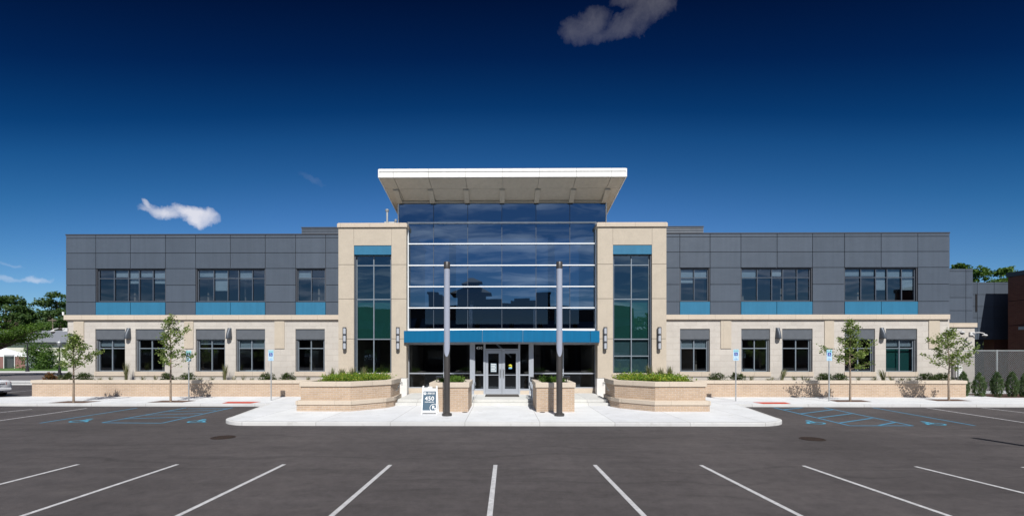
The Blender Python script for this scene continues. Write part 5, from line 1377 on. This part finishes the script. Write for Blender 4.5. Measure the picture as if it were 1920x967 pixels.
# junipers behind the low walls
SH = [(95,24,'rusty_leaf','reddish brown shrub at the left end of the low wall'),(124,24,'juniper','dark green juniper right of the reddish shrub'),(157,32,'juniper','dark green juniper behind the leftmost young tree'),
      (315,28,'juniper','dark juniper behind the second young tree'),(351,32,'juniper','dark juniper behind the leftmost parking sign'),(501,30,'juniper','dark juniper left of the pair nearest the left large planter'),(538,30,'juniper','dark juniper touching the left large planter'),
      (1345,36,'juniper','dark juniper nearest the right large planter'),(1382,30,'juniper','dark juniper behind the parking sign nearest the right large planter'),(1546,30,'juniper','dark juniper left of the third young tree'),(1574,27,'juniper','dark juniper just behind the third young tree'),
      (1737,36,'juniper','dark juniper left of the rightmost young tree'),(1767,30,'juniper','dark juniper behind the rightmost young tree')]
for i, (px, w, lf, lab) in enumerate(SH):
    bush(FX(px, 31.8), 31.8, 1.02, w*31.8/F*1.15, .62, 40+i, lab, lf, 1500, .085, 'low junipers behind the brick walls', d=.8)
# ornamental grasses
def grass_tuft(x, y, z0, h, n, w, seed, label, lean=0.0, plume=True, group='ornamental grasses'):
    rg = np.random.default_rng(seed); m = MB()
    for i in range(n):
        a = rg.uniform(0, 2*math.pi); r = rg.uniform(0,.3)*w; hh = h*rg.uniform(.55,1.0); bx_, by_ = x+math.cos(a)*r, y+math.sin(a)*r
        dx_, dy_ = math.cos(a)*w*.5*rg.uniform(.2,1)+lean*hh, math.sin(a)*w*.4; t = .012
        t = .008
        p = [Vector((bx_+dx_*f*f, by_+dy_*f*f, z0+hh*f*(1-.12*f))) for f in (0,.4,.75,1)]
        ca = Vector((math.cos(a+1.6)*t, math.sin(a+1.6)*t, 0))
        V = []
        for k, q in enumerate(p): s_ = (1,1,.7,.15)[k] * (1.6 if plume and k == 2 else 1); V += [q-ca*s_, q+ca*s_]
        m.add(V, [(0,1,3,2),(2,3,5,4),(4,5,7,6)])
    return tag(m.build('grass_plant', M['grass_blade']), label, 'ornamental grass', group, 'thing')
for i, (px, ty, w, lab) in enumerate([(236,673,.55,'tall feathery grass between the two leftmost ground floor windows'),(421,676,.55,'tall feathery grass below the wall light between the third and fourth windows'),
        (1466,686,.6,'tall feathery grass below the wall light on the right wing nearer the tower'),(1657,688,.6,'tall leaning grass below the outer wall light on the right wing')]):
    Y = 32.3; grass_tuft(FX(px,Y), Y, 1.02, ZZ(ty,Y)-1.0, 80, w*.7, 60+i, lab, lean=(.25 if i > 1 else .05)*(-1 if i == 3 else 1))
TU = [187,207,268,291,375,398,438,456,472,552,578,1409,1440,1448,1490,1507,1515,1610,1640,1672,1690,1705]
TL = ['under the left half of the leftmost ground floor window', 'under the right half of the leftmost ground floor window', 'under the left edge of the second ground floor window', 'left of the juniper behind the second young tree',
      'under the left half of the third ground floor window', 'under the right half of the third ground floor window', 'just right of the tall grass below the second wall light', 'under the left half of the fourth ground floor window', 'under the middle of the fourth ground floor window',
      'right of the juniper touching the left large planter', 'under the fifth ground floor window beside the left planter', 'under the middle of the second window right of the right tower', 'under the right edge of the second window right of the right tower',
      'left of the tall grass nearest the tower on the right wing', 'under the middle of the third window right of the right tower', 'in the middle under the third window right of the right tower, leaning', 'left of the juniper beside the third young tree',
      'right of the third young tree trunk', 'left of the tall leaning grass on the right wing', 'under the left edge of the last ground floor window on the right', 'under the middle of the last ground floor window on the right', 'under the right edge of the last ground floor window on the right']
for i, px in enumerate(TU):
    Y = 32.1 + (i % 3)*.15
    side = 'left' if px < 900 else 'right'
    grass_tuft(FX(px,Y), Y, 1.02, .38+.12*(i%4)/2, 34, .42, 80+i, 'small grass tuft ' + TL[i], group='small grass tufts behind the %s low wall' % side)
for i, (px, ty, lab) in enumerate([(622,684,'leftmost upright grass plume in the left large planter'),(641,685,'second grass plume from the left in the left large planter'),(661,680,'third grass plume from the left in the left large planter'),(681,683,'rightmost bushy grass plume in the left large planter'),
                          (1219,678,'leftmost grass plume in the right large planter'),(1240,683,'middle leaning grass plume in the right large planter'),(1257,680,'rightmost leaning grass plume in the right large planter')]):
    Y = 26.6; grass_tuft(FX(px,Y), Y, 1.47, ZZ(ty,Y)-1.45, 70, .42, 120+i, lab, lean=-.12 if px > 1000 else .02, group='grass plumes in the large planters')
# conifers on the right
AV = [(1806,697,30,'small conifer half hidden by the end of the right low wall'),(1836,699,34,'round bluish conifer, second in the row'),(1869,697,30,'pointed conifer in front of the fence post'),(1898,697,30,'conifer right of the fence post'),(1920,702,26,'conifer cut by the right edge of the frame')]
for i, (px, ty, w, lab) in enumerate(AV):
    Y = 31.6 if i else 31.9; x = FX(px, Y); z0, zt = .12, FZ(px, ty, Y); wd = w*Y/F*.64
    rg = np.random.default_rng(200+i); cs = []
    for q in range(260):
        f = rg.uniform(0,1); prof = math.sin(math.pi*min(1, f*.84+.16))**.7; a = rg.uniform(0,2*math.pi); r = prof*wd/2*rg.uniform(.6,1)
        cs.append((x+math.cos(a)*r, Y+math.sin(a)*r, z0+.05+f*(zt-z0-.08)))
    t = empty('conifer', (x,Y,z0), lab, 'conifer', 'row of small conifers in front of the fence')
    Q, rg = clumps(cs, 3800, .08, (.02,.02,.06), seed=200+i); leaves(Q, rg, .085, .4).build('foliage', M['arbor'], t)
    m = MB(); m.tube([(x,Y,z0-.02),(x,Y,zt-.2)], [.035,.01], 6); m.build('trunk', M['bark_dark'], t)
# trees behind the right side
BT(1800, 75, 492, 62, 51, 'green tree top behind the right end of the building', leaf='leaf_mid', n=7000, size=.33, lowf=.05)
BT(1852, 70, 486, 84, 52, 'large green tree rising above the grey link building', leaf='leaf_mid', n=9000, size=.33, lowf=.05)
BT(1855, 62, 628, 90, 53, 'low bright tree seen through the passage under the link building', leaf='leaf_bright', n=7000, size=.28, lowf=.0)
BT(1905, 84, 500, 60, 54, 'green tree behind the dark red brick building', leaf='leaf_mid', n=5000, size=.33, lowf=.05)

# ================================================================== ACROSS THE LOT (behind the camera, mirrored in the glass)
SB = empty('shopping_arcade', (0, -20, 0), 'dark brick shopping arcade with clock cupola across the lot, mirrored in the entrance glass', 'building')
M['arcade'] = brickmat('arcade_brick', (0.08,0.042,0.03),(0.06,0.033,0.025),(0.07,0.055,0.045), .3, .1)
ya = -16.0
m = MB(); 
for (a, b, h) in ((-11.6,-9.0,11.9),(-9.0,-6.6,10.2),(-6.6,-2.9,11.4),(-2.9,1.0,11.0),(1.0,5.2,11.5),(5.2,7.6,11.7),(7.6,21,9.9),(-24,-11.6,9.9)): m.box(a+.002, b-.002, ya-12, ya+.05*(h%2), 0, h)
m.build('wall', M['arcade'], SB)
m = MB(); 
for (a, b, h) in ((-11.8,-9.6,11.9),(1.6,3.8,11.5),(5.1,7.7,11.7)): m.box(a, b, ya-1, ya+.3, h, h+.35)
m.build('parapet', M['backing'], SB)
m = MB(); tx = -4.8
m.box(tx-1.9, tx+1.9, ya-3, ya+.6, 0, 11.9); m.box(tx-1.1, tx+1.1, ya-2.4, ya-.2, 12.8, 13.6); m.build('clock_tower', M['arcade'], SB)
def hip(mb, cx, cy, w, z0, z1, wt_): mb.add([(cx-w,cy-w,z0),(cx+w,cy-w,z0),(cx+w,cy+w,z0),(cx-w,cy+w,z0),(cx-wt_,cy-wt_,z1),(cx+wt_,cy-wt_,z1),(cx+wt_,cy+wt_,z1),(cx-wt_,cy+wt_,z1)], [(0,3,2,1),(4,5,6,7),(0,1,5,4),(1,2,6,5),(2,3,7,6),(3,0,4,7)])
m = MB(); hip(m, tx, ya-1.3, 2.9, 11.9, 12.9, 1.2); hip(m, tx, ya-1.3, 1.7, 13.6, 14.4, .3); m.build('tower_roof', M['backing'], SB)
m = MB()
for i in range(9):
    x0 = -23+i*4.9; n = 12
    for k in range(n):
        a0, a1 = math.pi*k/n, math.pi*(k+1)/n
        xa, xb = x0+2.2-2.1*math.cos(a0), x0+2.2-2.1*math.cos(a1)
        m.add([(xa,ya+3.2,5.4+1.1*math.sin(a0)),(xb,ya+3.2,5.4+1.1*math.sin(a1)),(xb,ya+.2,7.9),(xa,ya+.2,7.9)], [(0,1,2,3)])
m.build('awning_roof', M['seam_metal'], SB)
for i in range(10):
    x0 = -23.3+i*4.9; m = MB(); m.tube([(x0,ya+3,0),(x0,ya+3,5.5)], .22, 8); m.build('column', M['metal_dark'], SB)
for i in range(9):
    if i in (3,): continue
    x0 = -22+i*4.9; m = MB(); m.box(x0, x0+2.6, ya+.32, ya+.36, .3, 3.0); m.build('shop_window', M['glass'], SB)
ACR = ['leafy tree mirrored in the left wing windows, second left of the shopping arcade', 'leafy tree mirrored in the left wing windows, third left of the shopping arcade', 'leafy tree mirrored in the left wing windows, fourth left of the shopping arcade',
       'leafy tree mirrored in the left wing windows, fifth left of the shopping arcade', 'leafy tree mirrored in the right wing windows, nearest the shopping arcade', 'leafy tree mirrored in the right wing windows, second right of the shopping arcade',
       'leafy tree mirrored in the right wing windows, third right of the shopping arcade', 'leafy tree mirrored in the right wing windows, fourth right of the shopping arcade', 'smaller leafy tree mirrored beside the left end of the shopping arcade',
       'leafy tree across the lot farthest right of the shopping arcade', 'leafy tree across the lot farthest left of the shopping arcade']
for i, (x, y, z, w) in enumerate([(-34,-26,9,9),(-44,-22,10,9),(-56,-28,11,11),(-70,-24,10,11),(28,-28,11,9),(38,-24,9,9),(49,-28,12,11),(62,-25,10,11),(-26,-32,9,8),(75,-30,11,12),(-85,-30,12,12)]):
    big_tree(x, y, z, w, 300+i, ACR[i], 'leaf_mid', 3500, .5, 'trees across the lot', .15)

for a, b, side in ((-78, -24.6, 'left'), (22, 84, 'right')):  # low buildings added behind the camera so the ground floor glass reflects dark
    r = empty('reflection_block', ((a+b)/2, ya-6, 0), 'low dark brick block %s of the arcade, added to darken reflections in the %s ground floor windows' % (side, side), 'building')
    m = MB(); m.box(a, b, ya-10, ya-2, 0, 5.6); m.build('wall', M['arcade'], r)
    m = MB(); m.box(a-.2, b+.2, ya-10.2, ya-1.8, 5.6, 6.0); m.build('roof_edge', M['backing'], r)
    n = 9
    for k in range(n):
        x = a+(b-a)*(k+.5)/n; m = MB(); m.box(x-1.6, x+1.6, ya-1.99, ya-1.95, .5, 3.0); m.build('shop_window', M['glass'], r)
